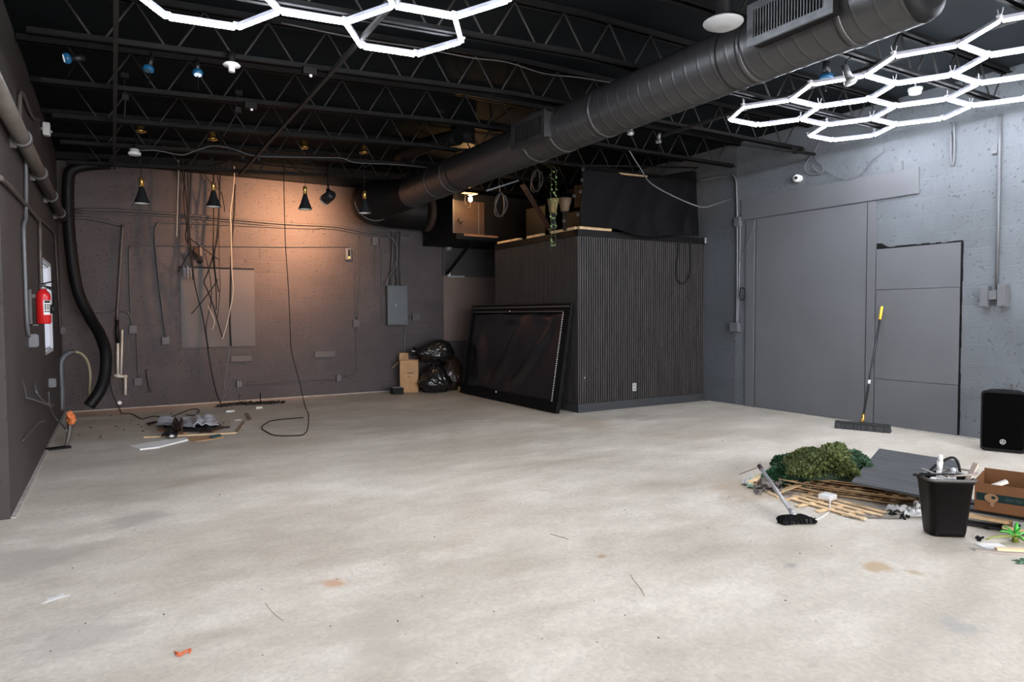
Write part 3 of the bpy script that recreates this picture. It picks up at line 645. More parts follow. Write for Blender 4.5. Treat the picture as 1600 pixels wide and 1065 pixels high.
# ------------------------------------------------------------------ hose, pipes and cables in the left corner
def poly(name, pts, r, m, label, cat, group=None, seg=8, n=5):
    b = MB(); b.tube(pts, r, seg=seg, smoothn=n); return obj1(b, name, m, label, cat, group)
P = [onY(x, y, yy) for x, y, yy in ((172, 256, 11.14), (135, 259, 11.14), (114, 265, 11.13), (107, 280, 11.12), (107, 340, 11.1), (112, 400, 11.06), (122, 455, 11.0), (140, 495, 10.9), (156, 522, 10.75), (165, 550, 10.6), (164, 585, 10.5), (155, 612, 10.4), (139, 634, 10.35))]
b = MB(); Q = spline(P, 14); n_ = len(Q)
rs = []; nrm = None
for i, p in enumerate(Q):
    tt = (Q[min(i+1, n_-1)]-Q[max(i-1, 0)]).normalized(); nrm = (tt.orthogonal() if nrm is None else nrm-tt*nrm.dot(tt)).normalized(); bb = tt.cross(nrm); r = .070+.004*(i % 2)
    rs.append([p+(nrm*math.cos(2*PI*k/18)+bb*math.sin(2*PI*k/18))*r for k in range(18)])
b.rings(rs); obj1(b, 'flexible_hose', M_rubber, 'thick black corrugated hose hanging down the left corner of the back wall', 'hose')
P = [onY(x, y, 10.7) for x, y in ((96, 641), (97, 610), (95, 575), (98, 560), (106, 552), (117, 549))]
poly('grey_hose', P, .035, M_conduit_r, 'short grey conduit hose curving up from the floor in the left corner', 'hose', seg=12)
P = [onY(x, y, 10.6) for x, y in ((117, 549), (128, 553), (137, 565), (141, 585), (140, 610), (139, 632))]
poly('garden_hose', P, .018, mat('dull_yellow_hose', (.30, .26, .16), .5), 'thin yellowish hose arching beside the black corrugated hose', 'hose', seg=8)
t = thing('cream_pipes', 'cream plastic drain pipes ending loose low on the back wall', 'pipe', bw(185, 560, .1))
for nm, pts, r, m in (('pipe', ((184, 535), (184, 560), (184, 586)), .019, M_cream), ('pipe', ((191, 515), (190, 555), (189, 586)), .015, M_cream), ('pipe', ((196, 590), (196, 604), (196, 617)), .019, M_cream), ('black_coupling', ((183, 500), (183, 520), (184, 536)), .026, M_rubber)):
    b = MB(); b.tube([bw(x, y, .10) for x, y in pts], r, seg=10, smoothn=1); b.build(nm, m, t)
b = MB(); b.tube([bw(x, y, .10) for x, y in ((178, 586), (186, 588), (196, 588))], .02, seg=10, smoothn=1); b.sph(bw(196, 588, .1), .028, 2); b.sph(bw(184, 586, .1), .028, 2); b.build('elbow_fitting', M_cream, t)
P = [bw(x, y, .1) for x, y in ((172, 590), (173, 605), (180, 625), (187, 638))]+[onZ(x, y, .006) for x, y in ((190, 645), (205, 646), (212, 649), (222, 654), (240, 650), (262, 652), (280, 646), (300, 639), (311, 640), (306, 648), (290, 648))]
poly('floor_cable', P, .006, M_rubber_m, 'black cable snaking from the cream pipes across the floor by the back wall', 'cable')
b = MB(); b.cyl(bw(187, 629, .001), bw(187, 629, .012), .028, seg=14); obj1(b, 'clean_out_cap', M_white, 'small bright white cap on the back wall near the floor', 'cap')

# ------------------------------------------------------------------ hanging wires
wires = [
 ('white_wire', M_cwire, .006, [(279, 268), (278, 300), (277, 335), (276, 370)], 'cream wire hanging short at the left of the wire tangle'),
 ('black_wire', M_rubber, .007, [(285, 268), (290, 300), (293, 340), (294, 372), (297, 395), (302, 430), (308, 460), (318, 500), (327, 560), (337, 610), (347, 634)], 'long black wire running from the joist down to the debris by the wall'),
 ('black_wire', M_rubber, .006, [(293, 268), (294, 310), (293, 345), (290, 370), (297, 388), (290, 405), (278, 425)], 'black wire ending at a slant left of the grey board'),
 ('black_wire', M_rubber, .005, [(289, 268), (287, 310), (291, 350), (296, 375), (299, 384)], 'black wire doubled beside the long one at the left of the tangle'),
 ('black_wire', M_rubber, .006, [(298, 268), (297, 300), (295, 340), (297, 372), (300, 400), (304, 440), (312, 475)], 'black wire at the right edge of the left bundle, ending over the grey board'),
 ('black_wire', M_rubber, .007, [(340, 275), (343, 300), (341, 345), (338, 375), (335, 400), (337, 430), (342, 456)], 'black wire hanging close to the right of the second pendant lamp'),
 ('black_wire', M_rubber, .005, [(320, 395), (328, 430), (330, 470), (322, 510), (326, 545)], 'thin black wire dangling at the middle of the grey board'),
 ('black_wire', M_rubber, .006, [(297, 372), (312, 384), (330, 397), (343, 406)], 'black wire branching to the right across the torn open box'),
 ('black_wire', M_rubber, .006, [(334, 268), (334, 345), (333, 400), (336, 430), (338, 460), (338, 484)], 'black wire hanging straight behind the second pendant lamp'),
 ('black_wire', M_rubber, .007, [(344, 262), (343, 330), (340, 370), (334, 395), (325, 425), (319, 440), (325, 455), (334, 480), (341, 505), (348, 528)], 'black wire with a white taped end forming the left side of a V'),
 ('brown_wire', M_cardd, .005, [(342, 360), (343, 420), (344, 450), (340, 495)], 'thin brown wire hanging beside the second pendant lamp'),
 ('white_wire', M_cwire, .007, [(366, 272), (364, 300), (360, 330), (361, 365), (362, 420), (364, 455), (358, 490), (352, 515), (347, 530)], 'cream wire forming the right side of a V over the grey board'),
 ('black_wire', M_rubber, .010, [(367, 288), (366, 330), (363, 370), (361, 410), (360, 460), (359, 500), (361, 540)], 'thick black wire bundle hanging in front of the grey board'),
 ('grey_wire', M_conduit_r, .007, [(360, 500), (358, 545), (354, 575), (350, 600), (353, 612), (347, 625)], 'grey wire twisting from the thick bundle down to the floor'),
 ('black_wire', M_rubber, .005, [(320, 272), (330, 286), (345, 300), (350, 320), (351, 331)], 'short black wire with a plug end right of the second pendant lamp'),
 ('black_wire', M_rubber, .006, [(341, 436), (330, 452), (315, 472), (299, 490)], 'slanting black wire end crossing low over the grey board'),
 ('white_wire', M_cwire, .006, [(325, 478), (333, 495), (335, 505), (331, 515)], 'short loose cream wire curl over the grey board'),
]
for i, (nm, m, r, pts, lab) in enumerate(wires):
    Y = 10.98 + .02*(i % 5)
    P = [onY(x, y, Y) for x, y in pts]
    if pts[0][1] < 275: P = [Vector((P[0].x, Y, 3.62))] + P
    poly('hanging_'+nm, P, r*1.3, m, lab, 'wire', 'tangled wires hanging at the back wall', seg=6, n=5)
# plastic scrap caught in the wires
b = MB(); a = onY(294, 425, 11.12)
for i in range(7): 
    x = a.x-.07+.02*i; b.quad([(x, 11.12-.01*(i % 2), a.z+.10-.02*(i % 3)), (x+.02, 11.12-.01*((i+1) % 2), a.z+.10-.02*((i+1) % 3)), (x+.014, 11.12-.012*((i+1) % 2), a.z-.10+.03*(i % 3)), (x+.004, 11.12-.01*(i % 2), a.z-.13+.05*(i % 2))])
obj1(b, 'plastic_scrap', mat('bluish_plastic_film', (.16, .18, .21), .4), 'scrap of bluish plastic film caught in the wires', 'plastic scrap')
# thin cable to the floor loop
P = [onY(x, y, 9.9) for x, y in ((443, 150), (443, 240), (444, 310), (446, 380), (450, 440), (453, 500), (455, 545), (462, 575), (470, 605), (477, 635))]
P[0] = Vector((P[1].x-.02, 9.9, 3.5))
P += [onY(482, 655, 9.0)]
P[-1].z = .05
P += [onZ(x, y, .007) for x, y in ((481, 668), (476, 677), (466, 680), (432, 680), (418, 675), (409, 668), (416, 661), (430, 656), (474, 652))]
poly('hanging_cable', P, .006, M_rubber_m, 'long thin dark cable hanging from the ceiling into a loop on the floor', 'cable', n=7)

# ------------------------------------------------------------------ left wall fittings
def lw(x, y, off=.02): return onX(x, y, XL+off)
def conduit_l(pts, r, label, m=None, n=4, name='wall_pipe', cat='pipe', off=None):
    b = MB(); b.tube([lw(x, y, off or r+.006) for x, y in pts], r, seg=10, smoothn=n); return obj1(b, name, m or M_pipe_l, label, cat, 'pipes on the left wall')
P = [Vector((XL+.07, 4.3, 2.68)), Vector((XL+.07, 10.9, 2.68))]
t = thing('wall_pipe', 'fat brownish pipe running high along the left wall', 'pipe', P[0])
b = MB(); b.tube(P, .055, seg=16, smoothn=1); b.build('pipe', M_pipe_l, t)
for y in (6.2, 7.6, 9.0, 10.4):
    b = MB(); b.lathe([(.056, -.03), (.07, -.03), (.07, .03), (.056, .03)], (XL+.07, y, 2.68), axis=(0, 1, 0), seg=18, caps=False); b.box((XL+.02, y, 2.68), (.04, .03, .16))
    b.build('pipe_clamp', M_conduit, t)
b = MB(); b.tube([(XL+.03, 4.3, 2.79), (XL+.03, 10.9, 2.78)], .022, seg=10, smoothn=1); obj1(b, 'wall_pipe', M_pipe_l, 'thinner pipe just above the fat pipe on the left wall', 'pipe', 'pipes on the left wall')
conduit_l(((0, 277), (20, 297), (45, 325), (58, 341), (62, 352), (63, 400), (65, 470)), .016, 'conduit sloping along the left wall then dropping to the slot window')
conduit_l(((60, 341), (72, 351), (83, 362), (86, 375), (89, 420), (92, 470), (94, 512)), .012, 'thin conduit dropping to a square box right of the slot window')
conduit_l(((34, 236), (40, 250), (41, 300), (40, 340), (37, 356), (39, 420), (42, 500), (45, 525)), .014, 'pale cable wandering down the left wall to a white outlet', M_conduit_r, name='wall_cable', cat='cable')
conduit_l(((31, 190), (31, 150), (36, 148), (50, 182), (62, 187)), .016, 'short bent conduit high on the left wall', n=3)
for x, y, w, h, m, lab in ((45, 532, .075, .115, M_conduit_r, 'pale double outlet on the left wall nearest the front'), (76, 598, .075, .10, M_conduit_r, 'pale outlet low on the left wall under the slot window'), (94, 516, .085, .10, M_conduit, 'painted square box on the left wall near the back corner')):
    a = lw(x, y, 0); t = thing('wall_outlet', lab, 'outlet', a, 'outlets on the left wall')
    b = MB(); b.box(a+Vector((.03, 0, 0)), (.06, w, h), None, .006); b.build('box', m, t); b = MB(); b.box(a+Vector((.065, 0, 0)), (.012, w*.85, h*.85), None, .003); b.build('cover_plate', m, t)
a = lw(64, 201, 0); t = thing('wall_sensor', 'small white motion sensor high on the left wall', 'sensor', a)
b = MB(); b.box(a+Vector((.05, 0, 0)), (.07, .10, .14), None, .015); b.build('housing', M_white, t); b = MB(); b.cyl(a, a+Vector((.03, 0, 0)), .02, seg=10); b.build('mount', M_white, t)
b = MB(); b.sph(a+Vector((.088, 0, -.02)), .018, 2); b.build('lens', M_grey, t)
for pts, off, lab, m in ((((54, 598), (56, 610), (62, 620), (72, 629), (84, 633)), .10, 'loose grey wire end sticking out low on the left wall', M_conduit_r), (((41, 621), (52, 624), (66, 629), (80, 635)), .12, 'straight loose wire crossing another low on the left wall', M_conduit_r), (((35, 595), (38, 605), (41, 621)), .05, 'short stub of wire hanging on the left wall', M_conduit), (((36, 688), (50, 672), (60, 660), (70, 658)), .08, 'loose wire ends with black tips near the foot of the left wall', M_conduit)):
    b = MB(); P = [lw(x, y, off*(i+.2)/len(pts)+.01) for i, (x, y) in enumerate(pts)]; b.tube(P, .0065, seg=6)
    obj1(b, 'loose_wire', m, lab, 'wire', 'loose wires on the left wall')
b = MB(); P = [lw(76, 612, .03), lw(78, 635, .03), lw(86, 652, .05), lw(97, 663, .12), lw(104, 672, .2)]; b.tube(P, .007, seg=6); obj1(b, 'outlet_cable', M_conduit_r, 'pale cable dropping from the low outlet to the orange taped wires', 'cable')
g = onZ(100, 700); t = thing('taped_wire_stub', 'orange taped bundle of wire ends sticking up from the floor by the left wall', 'wire', g)
b = MB(); P = [Vector((g.x+.02, g.y, .02)), Vector((g.x+.05, g.y+.02, .16)), Vector((g.x+.06, g.y+.03, .30))]; b.tube(P, lambda u: .014+.012*math.sin(u*2.2), seg=10); b.build('wire_bundle', M_pipe_l, t)
M_or = mat('orange_tape', (.75, .20, .06), .6, var=.3, vscale=30, bump=.4, bscale=60)
b = MB(); b.sph((g.x+.06, g.y+.03, .31), .045, 3, (.8, .9, 1.3)); b.sph((g.x+.08, g.y+.0, .27), .035, 2)
for v in b.bm.verts: v.co += noise.noise_vector(v.co*22)*.018
b.build('orange_tape', M_or, t)
b = MB(); b.box((g.x-.05, g.y+.0, .008), (.22, .12, .016), rotz(.2), .006); obj1(b, 'floor_grate', M_black, 'dark jagged hole cover on the floor at the left wall foot', 'plate')
# fire extinguisher on the left wall beside the slot window
a = lw(68, 480, .10); base = lw(68, 506, .10); topz = lw(68, 455, .1).z
t = thing('fire_extinguisher', 'red fire extinguisher hung on the left wall by the slot window', 'fire extinguisher', (a.x, a.y, base.z))
H = topz-base.z; r = .056
b = MB(); b.lathe([(r*.8, 0), (r, .012), (r, H*.86), (r*.85, H*.95), (r*.5, H*1.02), (.03, H*1.06)], (a.x, a.y, base.z), seg=28); b.build('cylinder', M_red, t)
b = MB(); b.cyl((a.x, a.y, topz+.01), (a.x, a.y, topz+.06), .026, seg=14); b.build('valve', M_alu, t)
b = MB(); b.bar((a.x-.01, a.y-.02, topz+.06), (a.x+.09, a.y-.10, topz+.085), .022, .008); b.build('lever', M_rubber, t)
b = MB(); b.bar((a.x-.01, a.y-.02, topz+.045), (a.x+.085, a.y-.10, topz+.03), .022, .008); b.build('carry_handle', M_rubber, t)
b = MB(); b.tube([(a.x+.02, a.y+.01, topz+.04), (a.x+.075, a.y+.03, topz+.0), (a.x+.08, a.y-.01, topz-.10), (a.x+.068, a.y-.03, base.z+.16)], .010, seg=8); b.cyl((a.x+.068, a.y-.03, base.z+.17), (a.x+.066, a.y-.03, base.z+.09), .012, .018, 10); b.build('hose', M_rubber, t)
b = MB()
a0, a1 = -1.5, -.35
for zz in (0, 1):
    pass
rs = [[Vector((a.x+(r+.002)*math.cos(a0+(a1-a0)*i/10), a.y+(r+.002)*math.sin(a0+(a1-a0)*i/10), z)) for i in range(11)] for z in (base.z+H*.28, base.z+H*.72)]
b.rings(rs, False, False, close=False); b.build('label', M_paper, t)
b = MB()
for k, zz in enumerate((.64, .56, .50, .44, .36)):
    for j in range(3 if k else 1):
        q0, q1 = a0+.12+.33*j, a0+.12+.33*j+(.24 if k else .8)
        rs = [[Vector((a.x+(r+.0035)*math.cos(q0+(q1-q0)*i/4), a.y+(r+.0035)*math.sin(q0+(q1-q0)*i/4), base.z+H*zz+dz)) for i in range(5)] for dz in (0, .012 if k else .02)]
        b.rings(rs, False, False, close=False)
b.build('label_print', M_rubber, t)
b = MB(); b.box((XL+.008, a.y, base.z+H*.5), (.022, .05, H*1.1)); b.box((XL+.03, a.y, base.z+H*.85), (.06, .03, .03)); b.box((XL+.03, a.y, base.z-.008), (.066, .05, .012)); b.build('wall_bracket', M_conduit, t)
# ------------------------------------------------------------------ right wall
def rw(x, y, off=.0): return onX(x, y, XR-off)
def board_r(y0, y1, z0, z1, th, label, name='cover_board', m=None):
    b = MB(); b.box2((XR-th, y0, z0), (XR-.001, y1, z1), .002); return obj1(b, name, m or M_board, label, 'board')
board_r(4.81, 6.43, .012, 2.675, .018, 'largest smooth grey board on the right wall, left of the leaning push broom')
board_r(4.21, 6.69, 2.69, 2.985, .024, 'long flat grey header board above the boarded doorways')
board_r(6.455, 6.60, .012, 2.675, .026, 'narrow upright grey trim board left of the largest board', 'trim_board')
board_r(4.70, 4.795, .012, 2.675, .026, 'narrow upright grey trim board behind the push broom handle', 'trim_board')
t = thing('boarded_door', 'grey boarded doorway with seams, right of the push broom', 'door', (XR, 4.2, 0))
for z0, z1 in ((.012, .555), (.562, 1.615), (1.622, 2.10)):
    b = MB(); b.box2((XR-.016, 3.762, z0), (XR-.001, 4.685, z1), .002); b.build('door_panel', M_board, t)
b = MB(); z = 0.02; x = 3.752
while z < 2.11:
    h = random.uniform(.05, .16); w = random.uniform(.010, .028)*(1.5 if z < .3 else 1); b.box2((XR-.006, x-w/2, z), (XR-.0005, x+w/2, min(2.12, z+h))); z += h*.97
y = 3.76
while y < 4.69:
    w = random.uniform(.05, .15); h = random.uniform(.006, .022); b.box2((XR-.006, y, 2.105), (XR-.0005, min(y+w, 4.69), 2.105+h)); y += w
b.build('door_gap', M_black, t)
b = MB(); b.prism([(0, 0), (.16, 0), (.12, .022), (.06, .06), (0, .065)], .006, frame((XR-.001, 4.69, 2.108), (0, -1, 0), (0, 0, 1))); obj1(b, 'broken_gap', M_black, 'dark broken gap at the top left corner of the boarded doorway', 'gap')
def conduit_r(pts, r, label, m=None, n=4, off=None, name='wall_conduit', cat='conduit'):
    b = MB(); b.tube([rw(x, y, off or r+.006) for x, y in pts], r, seg=10, smoothn=n); return obj1(b, name, m or M_conduit_r, label, cat, 'conduits on the right wall')
conduit_r(((1563, 178), (1562, 230), (1560, 330), (1557, 452)), .014, 'straight conduit rising from the H shaped switch boxes to the roof', n=1)
conduit_r(((1151, 508), (1152, 440), (1152, 345), (1151, 300), (1150, 283), (1146, 275), (1137, 274), (1085, 283)), .016, 'tall conduit beside the booth bending toward the back at the top')
conduit_r(((1156, 345), (1156, 380), (1155, 440), (1153, 490), (1152, 508)), .012, 'second thinner conduit joining the tall conduit beside the booth', n=2)
conduit_r(((1490, 190), (1491, 200), (1491, 240), (1489, 256), (1486, 254), (1486, 205)), .010, 'narrow U shaped conduit hanging high on the right wall', n=3)
def rbox(name, x0, y0, x1, y1, d, label, cat, m=None, group=None, off=0, knob=False, plate=True):
    a, c = rw(x0, y0), rw(x1, y1); cy, cz = (a.y+c.y)/2, (a.z+c.z)/2; w, h = abs(a.y-c.y), abs(a.z-c.z)
    t = thing(name, label, cat, (XR, cy, cz), group)
    b = MB(); b.box((XR-off-d/2+.003, cy, cz), (d, w, h), None, .004); b.build('box', m or M_conduit_r, t)
    if plate:
        b = MB(); b.box((XR-off-d-.003, cy, cz), (.005, w*.86, h*.9), None, .002); b.cyl((XR-off-d-.005, cy, cz), (XR-off-d-.012, cy, cz), .006, seg=8); b.build('cover_plate', m or M_conduit_r, t)
    return t
rbox('junction_box', 1144, 504, 1157, 518, .06, 'square grey box at the foot of the tall conduit beside the booth', 'junction box')
rbox('junction_box', 1397, 254, 1411, 268, .02, 'square blank plate above the header board on the right wall', 'junction box')
rbox('junction_box', 1551, 226, 1560, 240, .02, 'square blank plate high beside the straight conduit', 'junction box')
rbox('conduit_coupling', 1150, 340, 1159, 353, .05, 'boxy coupling joining the two conduits beside the booth', 'coupling')
rbox('switch_box', 1536, 447, 1548, 480, .07, 'left upright of the H shaped grey switch boxes', 'switch box', m=M_board, group='H shaped switch boxes')
rbox('switch_box', 1563, 444, 1577, 479, .07, 'right upright of the H shaped grey switch boxes', 'switch box', m=M_board, group='H shaped switch boxes')
rbox('switch_box', 1548.6, 454, 1562.4, 468, .06, 'middle crosspiece of the H shaped grey switch boxes', 'switch box', m=M_board, group='H shaped switch boxes')
a = rw(1250, 279); t = thing('dome_camera', 'white ball security camera on the right wall', 'camera', a)
b = MB(); b.cyl(a, a+Vector((-.03, 0, 0)), .045, seg=20); b.build('base', M_white, t)
b = MB(); b.sph(a+Vector((-.065, 0, 0)), .052, 3); b.build('ball', M_white, t)
b = MB(); b.sph(a+Vector((-.105, -.018, -.004)), .022, 2); b.build('lens', M_rubber, t)
P = [rw(x, y, .03) for x, y in ((1280, 222), (1272, 238), (1261, 252), (1257, 262), (1262, 271), (1275, 272), (1286, 268), (1285, 258), (1274, 254), (1270, 262), (1280, 270))]
poly('coiled_cable', P, .009, M_conduit_r, 'pale cable coiled on the right wall above the ball camera', 'cable', seg=6)
P = [rw(x, y, .03) for x, y in ((1270, 242), (1285, 262), (1305, 276), (1325, 281), (1345, 272), (1362, 250), (1378, 238), (1380, 232))]
poly('wall_cable', P, .005, M_conduit_r, 'thin grey cable swagging along the right wall above the header board', 'cable', seg=6)
P = [onY(983, 235, 6.72), onY(1000, 262, 6.8), onY(1022, 290, 7.0)] + [rw(1090, 322, .9), rw(1120, 318, .4), rw(1143, 310, .03)]
poly('swag_cable', P, .009, M_conduit_r, 'grey cable swagging from the joist to the conduit beside the booth', 'cable', seg=6, n=8)
P = [rw(x, y, .03) for x, y in ((1133, 437), (1145, 425), (1157, 405), (1170, 375), (1180, 343))]
poly('wall_cable', P, .004, M_conduit_r, 'thin grey string stretched past the conduits beside the booth', 'cable', seg=5)
b = MB(); a = rw(1160, 459, .05); b.tube([a+Vector((0, .05*math.cos(i*.7), .09*math.sin(i*.7))) for i in range(14)], .008, seg=6, smoothn=3); obj1(b, 'coiled_cable', M_rubber, 'small black cable coil hung on the conduit beside the booth', 'cable')
# small nick pieces of joist ironwork by the right wall
b = MB(); p = onZ(1242, 234, 3.38); b.box(p, (.10, .05, .08), rotz(.4)); b.bar(p+Vector((-.9, .08, -.02)), p+Vector((.35, -.03, -.02)), .03, .03); obj1(b, 'joist_clamp', M_steel, 'dark clamp and bar at the joist end above the ball camera', 'clamp')

# push broom leaning on the right wall
f0 = onZ(1350, 664); tp = onX(1378, 480, XR-.06)
hd = (onZ(1391, 676)-onZ(1305, 668)); hd.z = 0; hd.normalize(); hc = (onZ(1391, 676)+onZ(1305, 668))/2
L_ = (onZ(1391, 676)-onZ(1305, 668)).length
t = thing('push_broom', 'wide black push broom with yellow grip leaning on the right wall', 'broom', hc)
side = Vector((-hd.y, hd.x, 0))
b = MB(); b.bar(hc+hd*(-L_/2)+Vector((0, 0, .075)), hc+hd*(L_/2)+Vector((0, 0, .075)), .065, .03, bevel=.008); b.build('broom_head', M_gloss_black, t)
b = MB()
for i in range(60):
    for j in range(5):
        p = hc+hd*(L_*(-.49+.98*i/59))+side*(-.028+.014*j)
        q = p+Vector((random.uniform(-.008, .008), random.uniform(-.008, .008), 0))+side*(-.03+.015*j)*.5
        b.bar(Vector((q.x, q.y, .0)), Vector((p.x, p.y, .062)), .013, .009)
b.build('bristles', mat('broom_bristles', (.03, .03, .032), .8), t)
neck = hc+Vector((0, 0, .09)); d = (tp-neck).normalized(); LN = (tp-neck).length
b = MB(); b.cyl(neck, neck+d*.10, .022, .017, 14); b.build('brass_socket', M_brass, t)
b = MB(); b.cyl(neck+d*.09, neck+d*(LN-.13), .0135, seg=14); b.build('handle', M_gloss_black, t)
b = MB(); b.cyl(neck+d*(LN-.15), tp, .0155, seg=14); b.sph(tp, .0155, 2); b.build('grip', mat('yellow_grip', (.85, .55, .04), .4), t)
b = MB(); b.cyl(neck+d*.33*LN, neck+d*(.33*LN+.045), .0142, seg=14); b.build('sticker', M_paper, t)

# loudspeaker in the right corner
a, c = onZ(1531, 703), onZ(1603, 710); xd = (c-a); xd.z = 0; W = xd.length; xd.normalize(); yd = Vector((-xd.y, xd.x, 0))
a = a+Vector((0, 0, .004)); Hs = .585
t = thing('loudspeaker', 'black portable loudspeaker with a round badge on the floor at the right wall', 'speaker', (a+c)/2+yd*.1)
def rr(w, h, r, n=5):
    out = []
    for cx, cy, a0 in ((w-r, r, -PI/2), (w-r, h-r, 0), (r, h-r, PI/2), (r, r, PI)):
        for i in range(n+1): out.append((cx+r*math.cos(a0+PI/2*i/n), cy+r*math.sin(a0+PI/2*i/n)))
    return out
M = frame(a, xd, (0, 0, 1))
def sp(x, y, z): return a+xd*x+Vector((0, 0, y))+yd*z
b = MB(); pr = rr(W, Hs, .035)
def shr(k, zz): return [sp(W/2+(x-W/2)*k, Hs/2+(y-Hs/2)*min(1, (k+1)/2) if True else y, zz) for x, y in pr]
def shr2(k, zz): return [sp(W/2+(x-W/2)*k, y, zz) for x, y in pr]
b.rings([shr2(.97, .0), shr2(1, .012), shr2(1, .03), shr2(.72, .22)]); b.build('cabinet', mat('speaker_cabinet', (.005, .005, .006), .6, spec=.2), t)
pg = rr(W-.036, Hs-.05, .025)
b = MB(); b.rings([[sp(x+.018, y+.03, -.001) for x, y in pg], [sp(x+.018, y+.03, -.008) for x, y in pg], [sp(W/2+(x+.018-W/2)*.96, Hs/2+(y+.03-Hs/2)*.97, -.013) for x, y in pg]], smooth=False)
b.build('grille', mat('speaker_grille', (.0016, .0016, .0018), .9, spec=.03), t)
M_badge = mat('badge_silver', (.55, .55, .55), .35, .5)
bc = sp(W*.5, .10, -.014)
b = MB(); R2 = .024
b.rings([[bc+xd*(r*math.cos(2*PI*i/36))+Vector((0, 0, r*math.sin(2*PI*i/36)))-yd*dz for i in range(36)] for r, dz in ((R2, 0), (R2, .003), (R2-.005, .003), (R2-.005, 0))], False, False)
for k in range(3):
    an = PI/2+2*PI*k/3; d1 = xd*math.cos(an)+Vector((0, 0, math.sin(an)))
    b.bar(bc-d1*.001-yd*.002, bc+d1*.021-yd*.002, .006, .003, up=-yd)
    for s in (-.55, .55):
        d2 = xd*math.cos(an+s)+Vector((0, 0, math.sin(an+s))); b.bar(bc+d1*.003-yd*.002, bc+d2*.012-yd*.002, .0035, .003, up=-yd)
b.build('badge', M_badge, t)
b = MB(); b.bar(sp(W*.3, Hs+.004, .10), sp(W*.7, Hs+.004, .10), .03, .014, bevel=.004); b.build('carry_handle', M_rubber, t)
# thin aerial-like cable behind speaker
p = rw(1581, 620, .02); b = MB(); b.tube([rw(1580, 628, .02), rw(1581, 612, .02), rw(1581, 601, .02)], .005, seg=6); b.sph(rw(1581, 601, .02), .012, 2); obj1(b, 'cable_end', M_conduit, 'short cable end on the wall just above the loudspeaker', 'cable')

# ------------------------------------------------------------------ slatted booth
BX, BY, BZ, BY1 = 5.45, 7.40, 2.50, 9.70
t = thing('slatted_booth', 'dark ribbed wood-slat booth in the back right corner', 'booth', (BX, BY, 0))
M_slat = bpy.data.materials.new('dark_slat_wood'); M_slat.use_nodes = True; nt = M_slat.node_tree; bs = nt.nodes['Principled BSDF']
tc = N(nt, 'ShaderNodeTexCoord'); mp = N(nt, 'ShaderNodeMapping'); mp.inputs['Scale'].default_value = (14, 14, .7); nt.links.new(tc.outputs['Object'], mp.inputs[0])
nz = N(nt, 'ShaderNodeTexNoise', Scale=2.0, Detail=5.0); nt.links.new(mp.outputs[0], nz.inputs['Vector']); rp_ = ramp(nt, .3, .7, (.030, .027, .0255, 1), (.058, .053, .050, 1)); nt.links.new(nz.outputs['Fac'], rp_.inputs['Fac']); nt.links.new(rp_.outputs['Color'], bs.inputs['Base Color']); bs.inputs['Roughness'].default_value = .55; bs.inputs['Specular IOR Level'].default_value = .35
M_felt = mat('black_felt', (.006, .006, .006), .9, spec=.1)
M_bbase = mat('booth_baseboard_paint', (.036, .038, .042), .5)
X1 = XR-.002
b = MB(); b.box2((BX+.02, BY+.02, .002), (X1, BY1, BZ-.11)); b.build('booth_core', M_felt, t)
pitch = .0405
b = MB(); x = BX+.022
while x < X1-.02: b.box2((x, BY, .12), (x+.0235, BY+.0195, BZ-.09)); x += pitch
b.build('slat_panel', M_slat, t)
b = MB(); y = BY+.012
while y < BY1-.02: b.box2((BX, y, .12), (BX+.0195, y+.0235, BZ-.09)); y += pitch
b.build('slat_panel', M_slat, t)
b = MB(); b.box2((BX-.012, BY-.014, .002), (X1, BY+.019, .118), .002); b.box2((BX-.012, BY+.0195, .002), (BX+.019, BY1, .118), .002); b.build('baseboard', M_bbase, t)
b = MB(); b.box2((BX-.014, BY-.016, BZ-.09), (XR-.002, BY+.03, BZ), .003); b.box2((BX-.014, BY+.031, BZ-.09), (BX+.03, BY1, BZ), .003); b.build('top_band', M_black, t)
b = MB(); b.box2((BX+.03, BY+.03, BZ-.105), (XR-.002, BY1, BZ-.02)); b.build('roof_deck', M_woodd, t)
b = MB(); b.box2((XR-.03, BY-.03, BZ-.075), (XR-.002, BY-.016, BZ+.01)); b.build('end_bracket', M_grey, t)
p = onY(991, 604.5, BY-.004); t2 = thing('wall_outlet', 'pale outlet plate low on the front of the slatted booth', 'outlet', p)
b = MB(); b.box(p, (.07, .012, .115), None, .003); b.build('cover_plate', M_conduit_r if False else mat('grey_white_plate', (.42, .41, .40), .4), t2)
b = MB(); b.box(p+Vector((0, -.008, .025)), (.034, .006, .030), None, .002); b.box(p+Vector((0, -.008, -.025)), (.034, .006, .030), None, .002); b.build('receptacle', M_grey, t2)
p = onY(913.5, 590, BY-.003); b = MB(); b.box(p, (.010, .006, .022)); obj1(b, 'slat_chip', M_paper, 'tiny white chip on the booth slats near its front corner', 'chip')
# light pine planks lying along the top edges of the booth
def plank(p, q, w, th, lab, m=None, grp='planks along the top of the booth'):
    b = MB(); b.bar(p, q, w, th, bevel=.002); return obj1(b, 'wood_plank', m or M_wood, lab, 'plank', grp)
zt = BZ+.002
plank((BX+.02, BY+.02, zt+.02), (6.02, BY+.02, zt+.02), .06, .038, 'pale pine plank on the front top edge of the booth at its corner')
plank((BX+.02, BY+.06, zt+.02), (BX+.02, 8.05, zt+.02), .06, .038, 'pale pine plank on the side top edge of the booth at its corner')
plank((BX+.03, 8.30, zt+.018), (BX+.03, 8.72, zt+.018), .06, .036, 'short pale plank on the booth side edge behind the hanging ivy')
plank((BX+.03, 8.95, zt+.018), (BX+.03, 9.62, zt+.018), .07, .032, 'reddish plank at the rear of the booth side edge')
